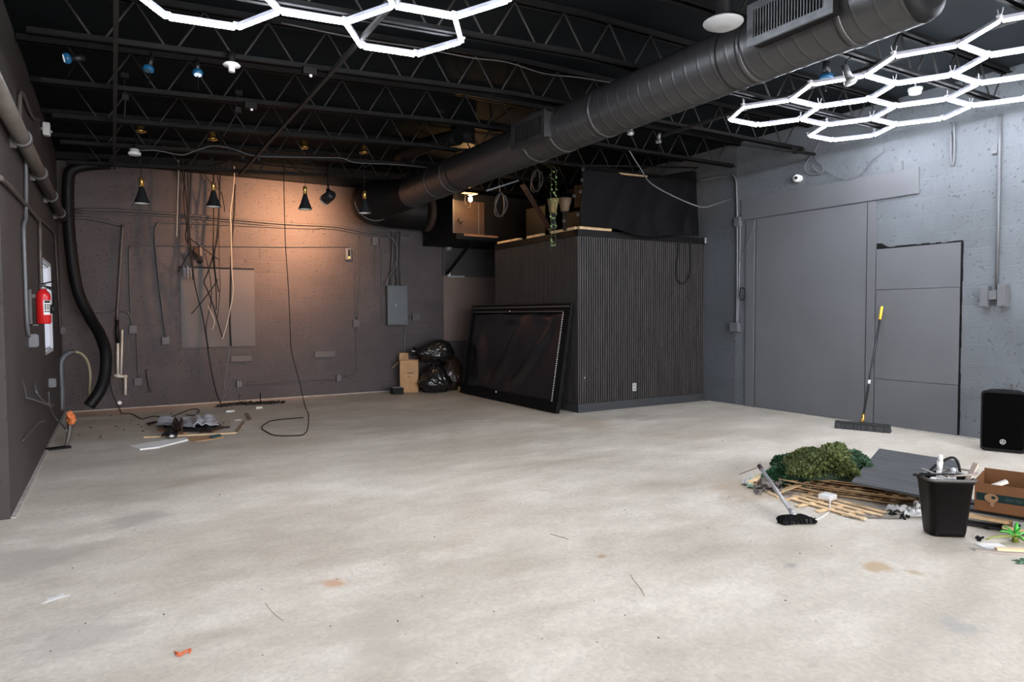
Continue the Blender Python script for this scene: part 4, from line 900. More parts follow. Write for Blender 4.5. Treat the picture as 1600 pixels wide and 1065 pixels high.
# platform behind with the air handler
t = thing('equipment_platform', 'black platform bracketed off the back wall carrying the air handler', 'platform', (6, 10.5, 2.6))
b = MB(); b.box2((4.86, 9.95, 2.59), (XR-.002, YB-.04, 2.68)); b.build('platform_deck', M_black, t)
b = MB(); b.bar((4.98, 9.92, 2.66), (5.62, 9.92, 2.655), .04, .035); b.build('edge_plank', mat('reddish_plank', (.20, .10, .05), .7, var=.2), t)
pb_ = onY(698, 428, YB-.06)
b = MB(); b.bar(onZ(735, 380, 2.58), pb_, .05, .04); b.build('diagonal_brace', M_black, t)
t = thing('air_handler', 'boxy air handler with a lit plywood side behind the bare bulb', 'air handler', (5.9, 10.5, 2.685))
q0, q1 = onY(708, 312, 9.995), onY(757, 364, 9.995)
b = MB(); b.box2((q0.x+.01, 10.02, 2.685), (6.9, 11.25, 3.36), .01); b.build('cabinet', M_black, t)
b = MB(); b.box2((q0.x, 9.995, 2.69), (q1.x, 10.018, q0.z)); b.build('side_panel', mat('orange_plywood', (.042, .021, .011), .6, var=.25), t)
b = MB(); b.box2((q0.x-.01, 9.988, 2.69), (q0.x+.012, 10.018, q0.z+.01)); b.build('corner_angle', M_conduit, t)
b = MB(); b.box2((q1.x-.12, 9.988, 2.69), (q1.x-.10, 9.994, q0.z-.03)); b.build('corner_angle', M_conduit, t)
b = MB(); b.tube([(q0.x+.1, 9.98, 2.93), (q0.x+.08, 9.96, 2.89), (q0.x+.12, 9.96, 2.85), (q0.x+.16, 9.98, 2.89)], .008, seg=6); b.build('latch', M_black, t)
b = MB(); b.lathe([(.27, 0), (.33, .02), (.33, .08), (.27, .10)], (4.735, 10.92, 3.14), axis=(1, 0, 0), seg=28); b.build('duct_collar', M_cardd, t)
# things stored on the booth roof
def cbox(name, c, s, rz, tilt, m, lab, cat='box'):
    b = MB(); R_ = Matrix.Rotation(rz, 3, 'Z') @ Matrix.Rotation(tilt, 3, 'Y'); b.box(c, s, R_, .004)
    t = thing(name, lab, cat, c); o = b.build('carton', m, t)
    b = MB(); b.box(Vector(c)+R_ @ Vector((0, 0, s[2]/2+.001)), (s[0]*.98, .05, .002), R_); b.build('packing_tape', m, t); return t
b = MB(); b.bar((5.80, 8.45, 2.50), onY(816, 288, 8.45), .11, .02, up=(1, 0, 0)); obj1(b, 'leaning_board', mat('dark_red_board', (.03, .012, .009), .7, var=.2), 'dark reddish board leaning at a slant on top of the booth', 'board')
cbox('cardboard_box', (6.25, 7.95, 3.08), (.62, .45, .32), .2, .0, M_cardd, 'dark brown carton high on the booth beside the black drape')
cbox('dark_equipment_case', (6.2, 9.2, 2.80), (.6, .5, .55), .1, 0, M_black, 'black equipment case on the booth roof near the air handler', 'case')
cbox('dark_equipment_case', (6.35, 8.2, 2.70), (.6, .6, .40), .15, 0, M_black, 'low black case under the cartons on the booth roof', 'case')
for px0, py0, px1, py1, lab, m in ((856, 310, 872, 334, 'tan wicker planter half hidden by the hanging ivy', mat('tan_wicker', (.17, .115, .045), .8, var=.35, vscale=40)), (873, 309, 892, 331, 'pale brown planter beside the wicker one on the booth', mat('pale_brown_planter', (.12, .08, .05), .7, var=.1))):
    a, c = onY(px0, py0, 7.62), onY(px1, py1, 7.62); t = thing('planter', lab, 'planter', ((a.x+c.x)/2, 7.62, c.z))
    w = (c.x-a.x)/2
    b = MB(); b.lathe([(w*.55, 0), (w*.72, (a.z-c.z)*.5), (w, a.z-c.z), (w*.9, a.z-c.z), (w*.5, .02)], ((a.x+c.x)/2, 7.62, c.z), seg=14); b.build('pot', m, t)
    b = MB(); b.bar(((a.x+c.x)/2, 7.62, 2.5), ((a.x+c.x)/2, 7.62, c.z+.005), .04, .04); b.build('post', M_black, t)
# loops of black cable on booth roof
for k, (px, py) in enumerate(((782, 320), (838, 282))):
    a = onY(px, py, 8.9); b = MB(); b.tube([a+Vector((.02*math.sin(i*1.3), .05*math.cos(i*.9), 0))+Vector((.10*math.cos(i*.8), 0, .17*math.sin(i*.8))) for i in range(18)], .011, seg=6, smoothn=3)
    b.tube([a+Vector((0, 0, .15)), Vector((a.x, 8.96, zj(a.x)+.02))], .008, seg=6)
    obj1(b, 'coiled_cable', M_conduit, ('coil of dark cable hanging over the booth roof near the bulb', 'coil of dark cable hanging just under the big duct')[k], 'cable')
# silver strips of light rail near duct underside
b = MB(); a, c = onY(760, 298, 8.6), onY(810, 282, 8.6); b.bar(a, c, .03, .02); obj1(b, 'hanging_strut', M_grey_metal, 'thin metal strut glinting below the duct over the booth', 'strut')
# ivy garlands
M_leaf = mat('ivy_leaf', (.20, .30, .11), .5, var=.45, vscale=30); M_stem = mat('ivy_stem', (.018, .04, .012), .6)
for k, (x0, x1) in enumerate(((861, 861), (868, 868))):
    pts = [Vector((onY(x0, 262, 7.36).x, 7.80, 3.47))]+[onY(x0+(i % 2)*1.5-(.8), y, 7.34+.02*k) for i, y in enumerate(range(262, 402-12*k, 10))]
    t = thing('ivy_garland', ('left strand of hanging green ivy in front of the booth corner', 'right strand of hanging green ivy in front of the booth corner')[k], 'ivy', pts[0], 'hanging ivy')
    b = MB(); b.tube(pts, .004, seg=5, smoothn=2); b.build('stem', M_stem, t)
    b = MB(); Q = spline(pts, 4)
    for i, p in enumerate(Q):
        if i < 5 or random.random() < .38: continue
        s = random.uniform(.017, .026); an = random.uniform(0, 6.28); u_ = Vector((math.cos(an)*.8, -.6, random.uniform(-.5, .2))).normalized(); v_ = Vector((math.sin(an), -.3, -.8)).normalized(); o_ = p+Vector((random.uniform(-.02, .02), random.uniform(-.02, .01), 0))
        w_ = u_.cross(v_).normalized()
        b.quad([o_, o_+u_*s*.7+v_*s*.3+w_*.004, o_+v_*s*1.3, o_-u_*s*.7+v_*s*.3+w_*.004])
    b.build('leaves', M_leaf, t, recalc=False)
# black drape hung over the corner
pA, pB = onY(908, 264, 7.36), onY(1086, 268, 7.36)
t = thing('black_drape', 'black cloth drape with metal grommets hung above the booth front', 'drape', (pA.x, 7.36, 3.2))
b = MB(); nx, nz = 60, 30; V = []
for j in range(nz+1):
    v = j/nz; row = []
    for i in range(nx+1):
        u = i/nx
        topz = pA.z+(pB.z-pA.z)*u-.10*math.sin(u*PI)**2*(1 if .3 < u < .9 else .7)
        sag = .10*math.sin(min(1, max(0, (u-.05)/.9))*PI)
        botz = 2.53-.075*math.sin(min(1, max(0, (u-.25)/.55))*PI)-.02*u
        z = topz+(botz-topz)*v
        x = pA.x+(pB.x-pA.x)*u + (-.06*v if u < .2 else 0)*(1-u/.2 if u < .2 else 0)
        fold = .035*math.sin(u*17+v*4*(1-u))*(.3+v)+.07*math.sin(PI*v)*math.exp(-((u-.62-.2*(1-v))/.12)**2)+.05*math.exp(-((u-.92)/.06)**2)*math.sin(v*5)
        y = 7.365-.02-abs(fold)*.9-.02*v
        row.append(b.bm.verts.new((x, y, z)))
    V.append(row)
b._start()
for j in range(nz):
    for i in range(nx): b.bm.faces.new((V[j][i], V[j][i+1], V[j+1][i+1], V[j+1][i]))
b._mark(True)
o = b.build('cloth', M_fabric, t); so = o.modifiers.new('th', 'SOLIDIFY'); so.thickness = .004
M_grom = mat('dull_grommet', (.045, .041, .04), .5, .5)
for px, py in ((911, 264), (909.5, 281), (907, 299), (903, 335), (897, 306), (881, 345)):
    p = onY(px, py, 7.30); b = MB(); b.lathe([(.011, -.004), (.022, -.006), (.024, 0), (.022, .004), (.011, .004), (.011, -.004)], p, axis=(-.15, -1, 0), seg=20, caps=False); b.build('grommet', M_grom, t)
b = MB(); a, c = onY(905, 258, 7.38), onY(1090, 262, 7.38); b.tube([a, c], .012, seg=8); b.build('support_wire', M_black, t)
b = MB()
for q in (a, c): b.tube([q, Vector((q.x, 7.80, 3.46))], .006, seg=6)
b.build('tie_cord', M_rubber_m, t)
for px, lab in ((960, 'pale strip of edging poking over the top of the black drape'),):
    a, c = onY(965, 271, 7.5), onY(1010, 276, 7.5); b = MB(); b.bar(a, c, .05, .02); obj1(b, 'wood_strip', M_woodd, lab, 'strip')
b = MB(); P = [onY(x, y, 7.37) for x, y in ((1061, 372), (1060, 395), (1057, 420), (1058, 435), (1064, 442), (1072, 440), (1078, 425), (1079, 395), (1077, 362))]; b.tube(P, .008, seg=6); obj1(b, 'cable_loop', M_rubber, 'black cable loop hanging over the front of the booth at the right', 'cable')
b = MB(); P = [onY(x, y, 7.36) for x, y in ((1088, 292), (1085, 310), (1080, 340), (1077, 360))]; b.tube(P, .010, seg=6); obj1(b, 'loose_cable', M_conduit_r, 'grey cord hanging at the right edge of the black drape', 'cord')

# projection screen leaning on the booth side
lo0, lo1 = onZ(728, 613), onZ(865, 647)
xb = (lo0.x+lo1.x)/2; y0, y1 = lo1.y, lo0.y
tpz = onX(897, 474, BX-.05).z
t = thing('projection_screen', 'large black framed screen leaning against the side of the booth', 'screen', (xb, (y0+y1)/2, 0))
O = Vector((xb, y1, .004)); ex = Vector((0, -1, 0)); ey = (Vector((BX-.045, y1, tpz))-O).normalized(); en = ex.cross(ey)
SW, SH = y1-y0, (tpz-.0)/ey.z
if en.x > 0: en = -en
def sc(u, v, w=0): return O+ex*u+ey*v+en*w
def sbar(u0, v0, u1, v1, w0, w1, nm, m, bev=.0):
    b = MB(); b.rings([[sc(u0, v0, w0), sc(u1, v0, w0), sc(u1, v1, w0), sc(u0, v1, w0)], [sc(u0, v0, w1), sc(u1, v0, w1), sc(u1, v1, w1), sc(u0, v1, w1)]], smooth=False)
    return b.build(nm, m, t)
F = .085; M_frame = mat('black_velvet_frame', (.0055, .0055, .006), .7, spec=.12); M_trimm = mat('frame_trim_grey', (.20, .20, .20), .4, .4)
sbar(0, 0, SW, .15, -.02, .045, 'bottom_rail', M_frame); sbar(0, SH-.13, SW, SH, -.02, .03, 'top_rail', M_frame)
sbar(0, .15, .03, SH-.13, -.02, .03, 'side_rail', M_frame); sbar(SW-.16, .15, SW, SH-.13, -.02, .03, 'side_rail', M_frame)
sbar(.0, SH-.05, SW-.02, SH-.038, .031, .036, 'trim_strip', M_trimm); sbar(.02, SH-.118, SW-.14, SH-.108, .031, .037, 'trim_strip', M_trimm)
sbar(-.006, .16, .0, SH-.16, -.01, .03, 'trim_strip', M_trimm)
b = MB(); n_ = 44
for i in range(n_):
    v = .06+(SH-.20)*i/(n_-1); p = sc(SW-.145+.0*i, v, .034); b.sph(p, .011, 1)
b.build('lacing', mat('white_lacing', (.62, .62, .62), .6), t)
b = MB(); V = []; nx, nz = 50, 36
for j in range(nz+1):
    v = j/nz; row = []
    for i in range(nx+1):
        u = i/nx
        w = .012*math.sin(u*8+v*2.2)*(.4+v*.2)+.05*math.exp(-((u-(.62-.30*(1-v)**1.5))/.06)**2)*v*(1.1-v)*2+.05*math.exp(-((u-(.92-.40*(1-v)**1.4))/.05)**2)*v*(1.1-v)*2+.04*math.exp(-((u-(.10+.12*(1-v)))/.05)**2)*(1-abs(2*v-1))+.03*math.exp(-((v-.93)/.06)**2)*math.sin(u*PI*3)**2
        row.append(b.bm.verts.new(sc(.025+(SW-.18)*u, .12+(SH-.23)*v, -.012+2.4*w*(math.sin(PI*u)**.4)*(math.sin(PI*v)**.3))))
    V.append(row)
b._start()
for j in range(nz):
    for i in range(nx): b.bm.faces.new((V[j][i], V[j][i+1], V[j+1][i+1], V[j+1][i]))
b._mark(True); o = b.build('screen_fabric', mat('screen_fabric', (.012, .012, .015), .26, spec=.6), t); so = o.modifiers.new('th', 'SOLIDIFY'); so.thickness = .003
b = MB(); b.sph(sc(SW*.43, .13, .05), .014, 2); b.sph(sc(SW*.455, SH-.105, .04), .010, 2); b.build('rivet', M_white, t)

# ------------------------------------------------------------------ trash by the back wall
a = onZ(618, 616); t = thing('small_black_box', 'small black box with a pale top on the floor beside the cardboard box', 'box', onZ(624, 615))
p = onZ(624, 616)+Vector((0, .12, .056)); b = MB(); b.box(p, (.19, .20, .11), rotz(-.1), .005); b.build('body', M_black, t); b = MB(); b.box(p+Vector((0, 0, .0565)), (.17, .18, .003), rotz(-.1)); b.build('pale_top', M_grey, t)
cb = onZ(646, 612)+Vector((-.02, .12, 0)); Hc = .56
t = thing('cardboard_box', 'tall open cardboard box on the floor left of the trash bags', 'box', cb)
R_ = rotz(-.45); hx, hy = .155, .15
b = MB()
for s in (-1, 1):
    b.box(cb+R_ @ Vector((s*hx, 0, Hc/2)), (.006, hy*2, Hc), R_); b.box(cb+R_ @ Vector((0, s*hy, Hc/2)), (hx*2, .006, Hc), R_)
b.box(cb+Vector((0, 0, .006)), (hx*2, hy*2, .006), R_); b.build('carton', M_cardb, t)
b = MB(); b.box(cb+R_ @ Vector((-hx+.06, -hy+.14, Hc+.06)), (.16, .006, .13), R_ @ Matrix.Rotation(-.25, 3, 'X')); b.build('flap', M_cardb, t)
b = MB(); b.box(cb+R_ @ Vector((-hx-.08, -hy+.02, Hc-.08)), (.16, .09, .006), R_ @ Matrix.Rotation(-.75, 3, 'Y')); b.build('flap', M_cardb, t)
b = MB(); b.box(cb+R_ @ Vector((.02, -hy-.0045, Hc*.6)), (.10, .002, .012), R_); b.box(cb+R_ @ Vector((.0, -hy-.0045, Hc*.48)), (.06, .002, .008), R_); b.build('print_mark', M_cardd, t)
M_bag = mat('black_trash_bag', (.010, .010, .011), .24, spec=.7)
def bag(c, sx, sy, sz, lab, seed, m=M_bag, neck=None, amp=1.0, taper=.3, lean=0.0):
    t = thing('trash_bag', lab, 'trash bag', c); b = MB(); b.sph((0, 0, 0), 1.0, 5)
    for v in b.bm.verts:
        p = v.co.copy(); q = p+Vector((seed*3.1, seed, -seed))
        fold = abs(noise.noise(Vector((p.x*2.2+p.z*3, p.y*2.2-p.z, p.z*1.3))*2.0+Vector((seed, 0, 0))))
        rid = 1-abs(noise.noise(Vector((p.x*7+p.z*3.5, p.y*7, p.z*2.2-p.x*2.4))+Vector((0, seed, 0))))*2
        k = 1+.16*noise.noise(q*1.3)+amp*(.05*rid-.06*fold)
        z = p.z
        tp_ = 1.12-taper*max(0, z+.45); v.co = Vector((p.x*sx*k*tp_, p.y*sy*k*tp_, max(-1, z*k)*sz*(1+lean*p.x)))
        if z < -.75: v.co.z = -sz*.98+.01*noise.noise(q*6)
    for v in b.bm.verts: v.co += Vector(c)+Vector((0, 0, sz))
    b.build('bag', m, t)
    if neck:
        n0 = Vector(c)+Vector((neck[0], neck[1], neck[2])); d = Vector(neck[3:]).normalized(); b = MB(); pr = []
        b.lathe([(.06, -.08), (.022, .0), (.05, .05), (.075, .10)], n0, axis=d, seg=16, caps=False)
        for v in b.bm.verts: v.co += noise.noise_vector(v.co*18)*.018
        b.build('tied_neck', m, t)
g = onZ(685, 614)
bag(Vector((g.x+.03, g.y+.22, 0)), .29, .25, .255, 'glossy black trash bag with pleated folds, lowest and nearest of the pile', 1.7, amp=1.9, taper=.52)
g2 = onZ(702, 612)
bag(Vector((g2.x+.20, g2.y+.34, 0)), .22, .20, .30, 'brownish black trash bag at the right of the pile beside the leaning screen', 4.2, mat('brown_black_bag', (.028, .018, .012), .3))
bag(Vector((g.x+.09, g.y+.34, .52)), .32, .23, .19, 'black trash bag lying on top of the others with its neck to the left', 7.9, taper=.12, lean=.45, amp=1.4, neck=(-.33, -.05, .18, -1, -.2, .25))
p = onZ(722, 612); b = MB(); b.box(p+Vector((.06, .06, .04)), (.16, .14, .08), rotz(.1), .003); obj1(b, 'wood_block', M_woodd, 'orange brown block on the floor between the trash bags and the screen', 'block')
# dirt heap and scraps at the foot of the back wall
M_dirt = mat('dark_debris', (.028, .022, .018), .95, var=.5, vscale=25, bump=.5, bscale=50)
P = [onZ(x, y) for x, y in ((342, 636), (362, 633), (385, 632), (405, 631), (425, 630), (441, 629))]
b = MB()
for i in range(260):
    u = random.random()*4.999; k = int(u); c = P[k].lerp(P[k+1], u-k)+Vector((random.gauss(0, .03), random.gauss(.03, .05), 0)); s = random.uniform(.012, .04)*(1-.25*abs(u-2.2)/2.5)
    b.box(c+Vector((0, 0, s*.5)), (s*random.uniform(.8, 2.2), s*random.uniform(.6, 1.4), s), Matrix.Rotation(random.random()*3, 3, 'Z') @ Matrix.Rotation(random.uniform(-.4, .4), 3, 'X'))
tag(b.build('debris_heap', M_dirt), 'dark heap of dirt and splinters along the foot of the back wall', 'debris', kind='stuff')
P = [onZ(x, y, .02) for x, y in ((373, 634), (374, 632))]
b = MB(); b.tube([onZ(374, 633, .01), onZ(374, 630)+Vector((0, 0, .15)), onZ(389, 632, .03)], .006, seg=6, smoothn=1); obj1(b, 'bent_wire', M_pipe_l, 'thin bent wire standing in the dark heap by the back wall', 'wire')
b = MB(); b.tube([onZ(407, 631, .01), onZ(407, 631, .01)+Vector((0, 0, .17))], .008, seg=6, smoothn=1); obj1(b, 'steel_stub', M_black, 'short dark stub standing up from the heap by the back wall', 'stub')
def scrap(px, py, pts, th, m, lab, rz=0, cat='scrap', name='paper_scrap', z=0):
    o = onZ(px, py, z); b = MB(); R4 = Matrix.Translation(o+Vector((0, 0, .001))) @ Matrix.Rotation(rz, 4, 'Z'); b.prism(pts, th, R4); return obj1(b, name, m, lab, cat)
scrap(359, 643, [(-.06, -.02), (.02, -.05), (.07, -.01), (.03, .03), (-.03, .02)], .02, M_paper, 'white crumpled scrap on the floor in front of the dark heap', .3)
scrap(404, 638, [(-.05, -.03), (.05, -.02), (.03, .04), (-.01, .06)], .03, M_cream, 'cream triangular scrap on the floor at the end of the dark heap', .2)
# ------------------------------------------------------------------ left floor debris
def flat(name, pix, th, m, lab, cat, z=0.001):
    P = [onZ(x, y, z) for x, y in pix]; b = MB(); b.rings([[p for p in P], [p+Vector((0, 0, th)) for p in P]], smooth=False); return obj1(b, name, m, lab, cat)
flat('white_board', ((201, 698), (219, 703), (246, 700), (294, 688), (290, 685.5), (262, 688), (232, 693)), .014, mat('scuffed_white_board', (.86, .84, .82), .6, var=.1, vscale=5), 'long white board lying in front of the debris pile on the left', 'board')
flat('cardboard_sheet', ((285, 686), (300, 683), (340, 681), (350, 683), (330, 687), (306, 690)), .008, M_cardb, 'flat tan cardboard piece beside the white board', 'cardboard')
flat('teal_strip', ((327, 684), (343, 680), (346, 682), (331, 686)), .02, mat('teal_plastic', (.02, .10, .12), .5), 'teal plastic strip at the right of the left debris pile', 'strip')
flat('cardboard_sheet', ((262, 678), (290, 672), (330, 676), (356, 668), (340, 663), (300, 666), (270, 668)), .006, mat('brown_backing', (.23, .12, .06), .8, var=.3), 'torn brown cardboard under the crumpled panels on the left', 'cardboard')
def crumple(name, pix, z0, amp, m, lab, cat, seed):
    """a creased panel seen at pixel corners (quad), with folded edges"""
    A, B, Cc, D = [onZ(x, y, z0) for x, y in pix]; b = MB(); n = 14; V = []
    for j in range(n+1):
        row = []
        for i in range(n+1):
            u, v = i/n, j/n; p = A.lerp(B, u).lerp(D.lerp(Cc, u), v)
            h = .5*amp*(abs(noise.noise(Vector((u*3+seed, v*3, seed)))*1.6)+.6*abs(math.sin(u*4+seed))*v)
            row.append(b.bm.verts.new((p.x, p.y, z0+h)))
        V.append(row)
    b._start()
    for j in range(n):
        for i in range(n): b.bm.faces.new((V[j][i], V[j][i+1], V[j+1][i+1], V[j+1][i]))
    b._mark(False); o = obj1(b, name, m, lab, cat); so = o.modifiers.new('t', 'SOLIDIFY'); so.thickness = .008; so.offset = 1; return o
M_film = mat('grey_white_panel', (.42, .43, .46), .45, var=.15); M_blk = mat('torn_black_sheet', (.012, .012, .014), .5)
crumple('crumpled_sheet', ((245, 664), (305, 668), (300, 655), (250, 656)), .05, .07, M_film, 'bent grey white panel at the back of the left debris pile', 'panel', 1)
crumple('crumpled_sheet', ((302, 667), (342, 664), (335, 655), (305, 653)), .06, .10, M_film, 'curled grey white panel at the right of the left debris pile', 'panel', 5)
crumple('black_sheet', ((262, 672), (330, 674), (345, 664), (248, 662)), .02, .07, M_blk, 'torn black sheet under the pale panels of the left debris pile', 'sheet', 9)
crumple('black_sheet', ((252, 683), (275, 684), (282, 672), (262, 672)), .01, .12, M_blk, 'black curled sheet sticking up at the front of the left debris pile', 'sheet', 3)
crumple('brown_sheet', ((268, 672), (284, 674), (286, 664), (272, 662)), .05, .14, M_cardd, 'dark brown curled strip in the middle of the left debris pile', 'sheet', 7)
b = MB(); p = onZ(268, 681, .03); b.sph(p, .025, 2, (1, 1, .7)); obj1(b, 'white_scrap', M_white, 'small white cap on the black curled sheet of the left pile', 'cap')
def stick(px, py, qx, qy, w, th, m, lab, z0=.0, z1=.0, name='wood_stick', cat='stick', group=None):
    a, c = onZ(px, py), onZ(qx, qy); b = MB(); b.bar(a+Vector((0, 0, th/2+z0)), c+Vector((0, 0, th/2+z1)), w, th); return obj1(b, name, m, lab, cat, group)
M_plank = mat('dim_stick', (.24, .16, .10), .8, var=.2)
stick(225, 683.5, 370, 676.5, .03, .012, M_wood, 'long thin pale stick lying under the left debris pile')
stick(369, 676, 381, 659, .035, .012, M_plank, 'dark stick making an L with the long pale stick')
stick(385, 646, 391, 657, .04, .012, M_plank, 'short dark stick alone on the floor right of the left debris pile')
stick(330, 672, 358, 668, .05, .02, M_blk, 'black strip poking out right of the left debris pile')
stick(232, 663, 243, 660, .05, .02, M_blk, 'small black scrap left of the left debris pile')
stick(246, 672, 290, 677, .04, .012, mat('orange_brown_strip', (.38, .15, .06), .8), 'orange brown strip in the left debris pile')
scrap(372, 656, [(-.05, -.02), (.04, -.03), (.05, .02), (-.03, .02)], .006, M_paper, 'small white paper scrap near the L of sticks')
scrap(85, 935, [(-.06, -.02), (-.03, .0), (-.02, .03), (.01, .015), (.05, .035), (.04, .0), (.06, -.02), (.0, -.015)], .002, M_paper, 'torn white paper star on the floor near the camera on the left', .4)
b = MB(); o = onZ(286, 1021); 
for i in range(5): b.tube([o+Vector((random.uniform(-.03, .03), random.uniform(-.03, .03), .005)) for _ in range(3)], .0022, seg=5, smoothn=3)
obj1(b, 'orange_string', mat('orange_string', (.75, .16, .05), .7), 'orange string scrap on the floor in the left foreground', 'string')
# tiny crumbs strewn on the floor
b = MB()
for i in range(70):
    px, py = random.uniform(60, 1350), random.uniform(640, 1040); o = onZ(px, py)
    if o.x < XL+.1 or o.x > 7.2 or (o.y > 7.2 and o.x > 5): continue
    s = random.uniform(.002, .005); b.box(o+Vector((0, 0, s*.3)), (s*random.uniform(1, 2.2), s, s*.6), rotz(random.random()*3))
for i in range(60):
    o = onZ(random.gauss(270, 60), random.gauss(668, 9)); s = random.uniform(.006, .015)
    if o.x > XL+.1 and o.y < 11.2: b.box(o+Vector((0, 0, s*.3)), (s*random.uniform(1, 2), s, s*.6), rotz(random.random()*3))
tag(b.build('floor_crumbs', M_dirt), 'small dark crumbs scattered over the concrete floor', 'crumbs', kind='stuff')
b = MB(); P = [onZ(x, y, .004) for x, y in ((985, 897), (992, 908), (1000, 918), (1007, 930))]; b.tube(P, .0016, seg=5); obj1(b, 'twig', M_plank, 'thin bent twig on the floor in the right foreground', 'twig')
b = MB(); P = [onZ(x, y, .004) for x, y in ((860, 834), (875, 838), (888, 842))]; b.tube(P, .0016, seg=5); obj1(b, 'twig', M_plank, 'thin twig on the open floor in the middle', 'twig')
b = MB(); P = [onZ(x, y, .004) for x, y in ((415, 942), (428, 958), (443, 969))]; b.tube(P, .001, seg=5); obj1(b, 'hair_wire', M_plank, 'fine dark wire hair on the floor left of centre', 'wire')

# ------------------------------------------------------------------ right debris pile
# stack of torn lattice panels: each lattice panel is one thing of crossing laths
def lattice(o, ang, L, W, z, lab, pitch=.085, lw_=.036, th=.007, warp=.02, seed=0, tilt=0.0, roll=0.0, m=None, flip=False, pitch2=None):
    rnd = random.Random(seed); t = thing('lattice_panel', lab, 'lattice', (o.x, o.y, z), 'torn lattice panels')
    for layer in (0, 1):
        pitch_ = (pitch2 or pitch) if layer else pitch; b = MB(); n = int(((W if layer == 0 else L))/pitch_)
        for i in range(n+1):
            c = i*pitch_
            if rnd.random() < .07: continue
            l0, l1 = rnd.uniform(-.04, .06), rnd.uniform(-.10, .06)
            pts = []
            full = L if layer == 0 else W
            for k in range(7):
                s = l0+(full+l1-l0)*k/6; u, v = (s, c) if layer == 0 else (c, s)
                z_ = warp*noise.noise(Vector((u*1.7+(.7 if seed == 31 else 0), v*1.7, 6.6)))+.004*noise.noise(Vector((u*3, v*3, seed*3.3)))+((1-layer) if flip else layer)*th+tilt*u+roll*v
                ca, sa = math.cos(ang), math.sin(ang); p = Vector((o.x+u*ca-v*sa, o.y+u*sa+v*ca, z+abs(warp)*.6+z_)); pts.append(p)
            sd = Vector((-math.sin(ang), math.cos(ang), 0)) if layer == 0 else Vector((math.cos(ang), math.sin(ang), 0))
            b.rings([[p-sd*lw_/2, p+sd*lw_/2, p+sd*lw_/2+Vector((0, 0, th*.98)), p-sd*lw_/2+Vector((0, 0, th*.98))] for p in pts], smooth=False)
        b.build('long_laths' if layer == 0 else 'cross_laths', m or M_woodd, t)
    return t
# corner points on the floor of the stack (seen foot line) 
q0, q1 = onZ(1225, 765), onZ(1440, 797)
ang = math.atan2((q1-q0).y, (q1-q0).x); Ls = (q1-q0).length
nrm_ = Vector((-math.sin(ang), math.cos(ang), 0))
if nrm_.dot(_f) < 0: nrm_ = -nrm_
for k in range(5):
    j = [0, .04, -.03, .05, .0][k]
    o = q0+Vector((math.cos(ang), math.sin(ang), 0))*(-.05+[0, .10, .03, .16, .08][k])+nrm_*(.02+[0, .05, .02, .09, .05][k])
    lattice(o, ang+j*.6, Ls*[1.0, .95, 1.02, .9, .86][k], .75, .004+.024*k, ('lowest torn lattice panel under the black board', 'second torn lattice panel of the stack under the black board', 'middle torn lattice panel of the stack under the black board', 'fourth torn lattice panel of the stack under the black board', 'topmost torn lattice panel of the stack, under hedge and black board')[k], warp=.034, seed=k+2, m=M_woodd)
o = onZ(1208, 769); e = onZ(1322, 801); an2 = math.atan2((e-o).y, (e-o).x)
lattice(onZ(1222, 783), an2, (e-o).length*.95, .33, .002, 'small pale broken lattice piece lying in front near the grey broom', warp=.006, seed=31, pitch=.082, lw_=.036, m=M_wood, flip=True, pitch2=.15)
for (a, c, lab, z0, z1) in (((1222, 761), (1285, 776), 'long pale lath lying across the broken lattice piece', .03, .03), ((1215, 774), (1272, 760), 'pale lath crossing the broken lattice at a slant', .02, .05), ((1198, 768), (1218, 778), 'short pale lath end left of the broken lattice beside the grey broom', .0, .0), ((1262, 768), (1262+28, 763), 'short pale lath near the foot of the lattice stack', .03, .06)):
    stick(*a, *c, .035, .009, M_wood, lab, z0, z1, name='wood_lath', cat='lath', group='loose pale laths')
b = MB(); a, c = onZ(1172, 762), onZ(1192, 754); b.bar(a+Vector((0, 0, .03)), c+Vector((0, 0, .04)), .05, .045, bevel=.003); obj1(b, 'wood_block', M_wood, 'short pale wood block at the left tip of the right debris pile', 'block')
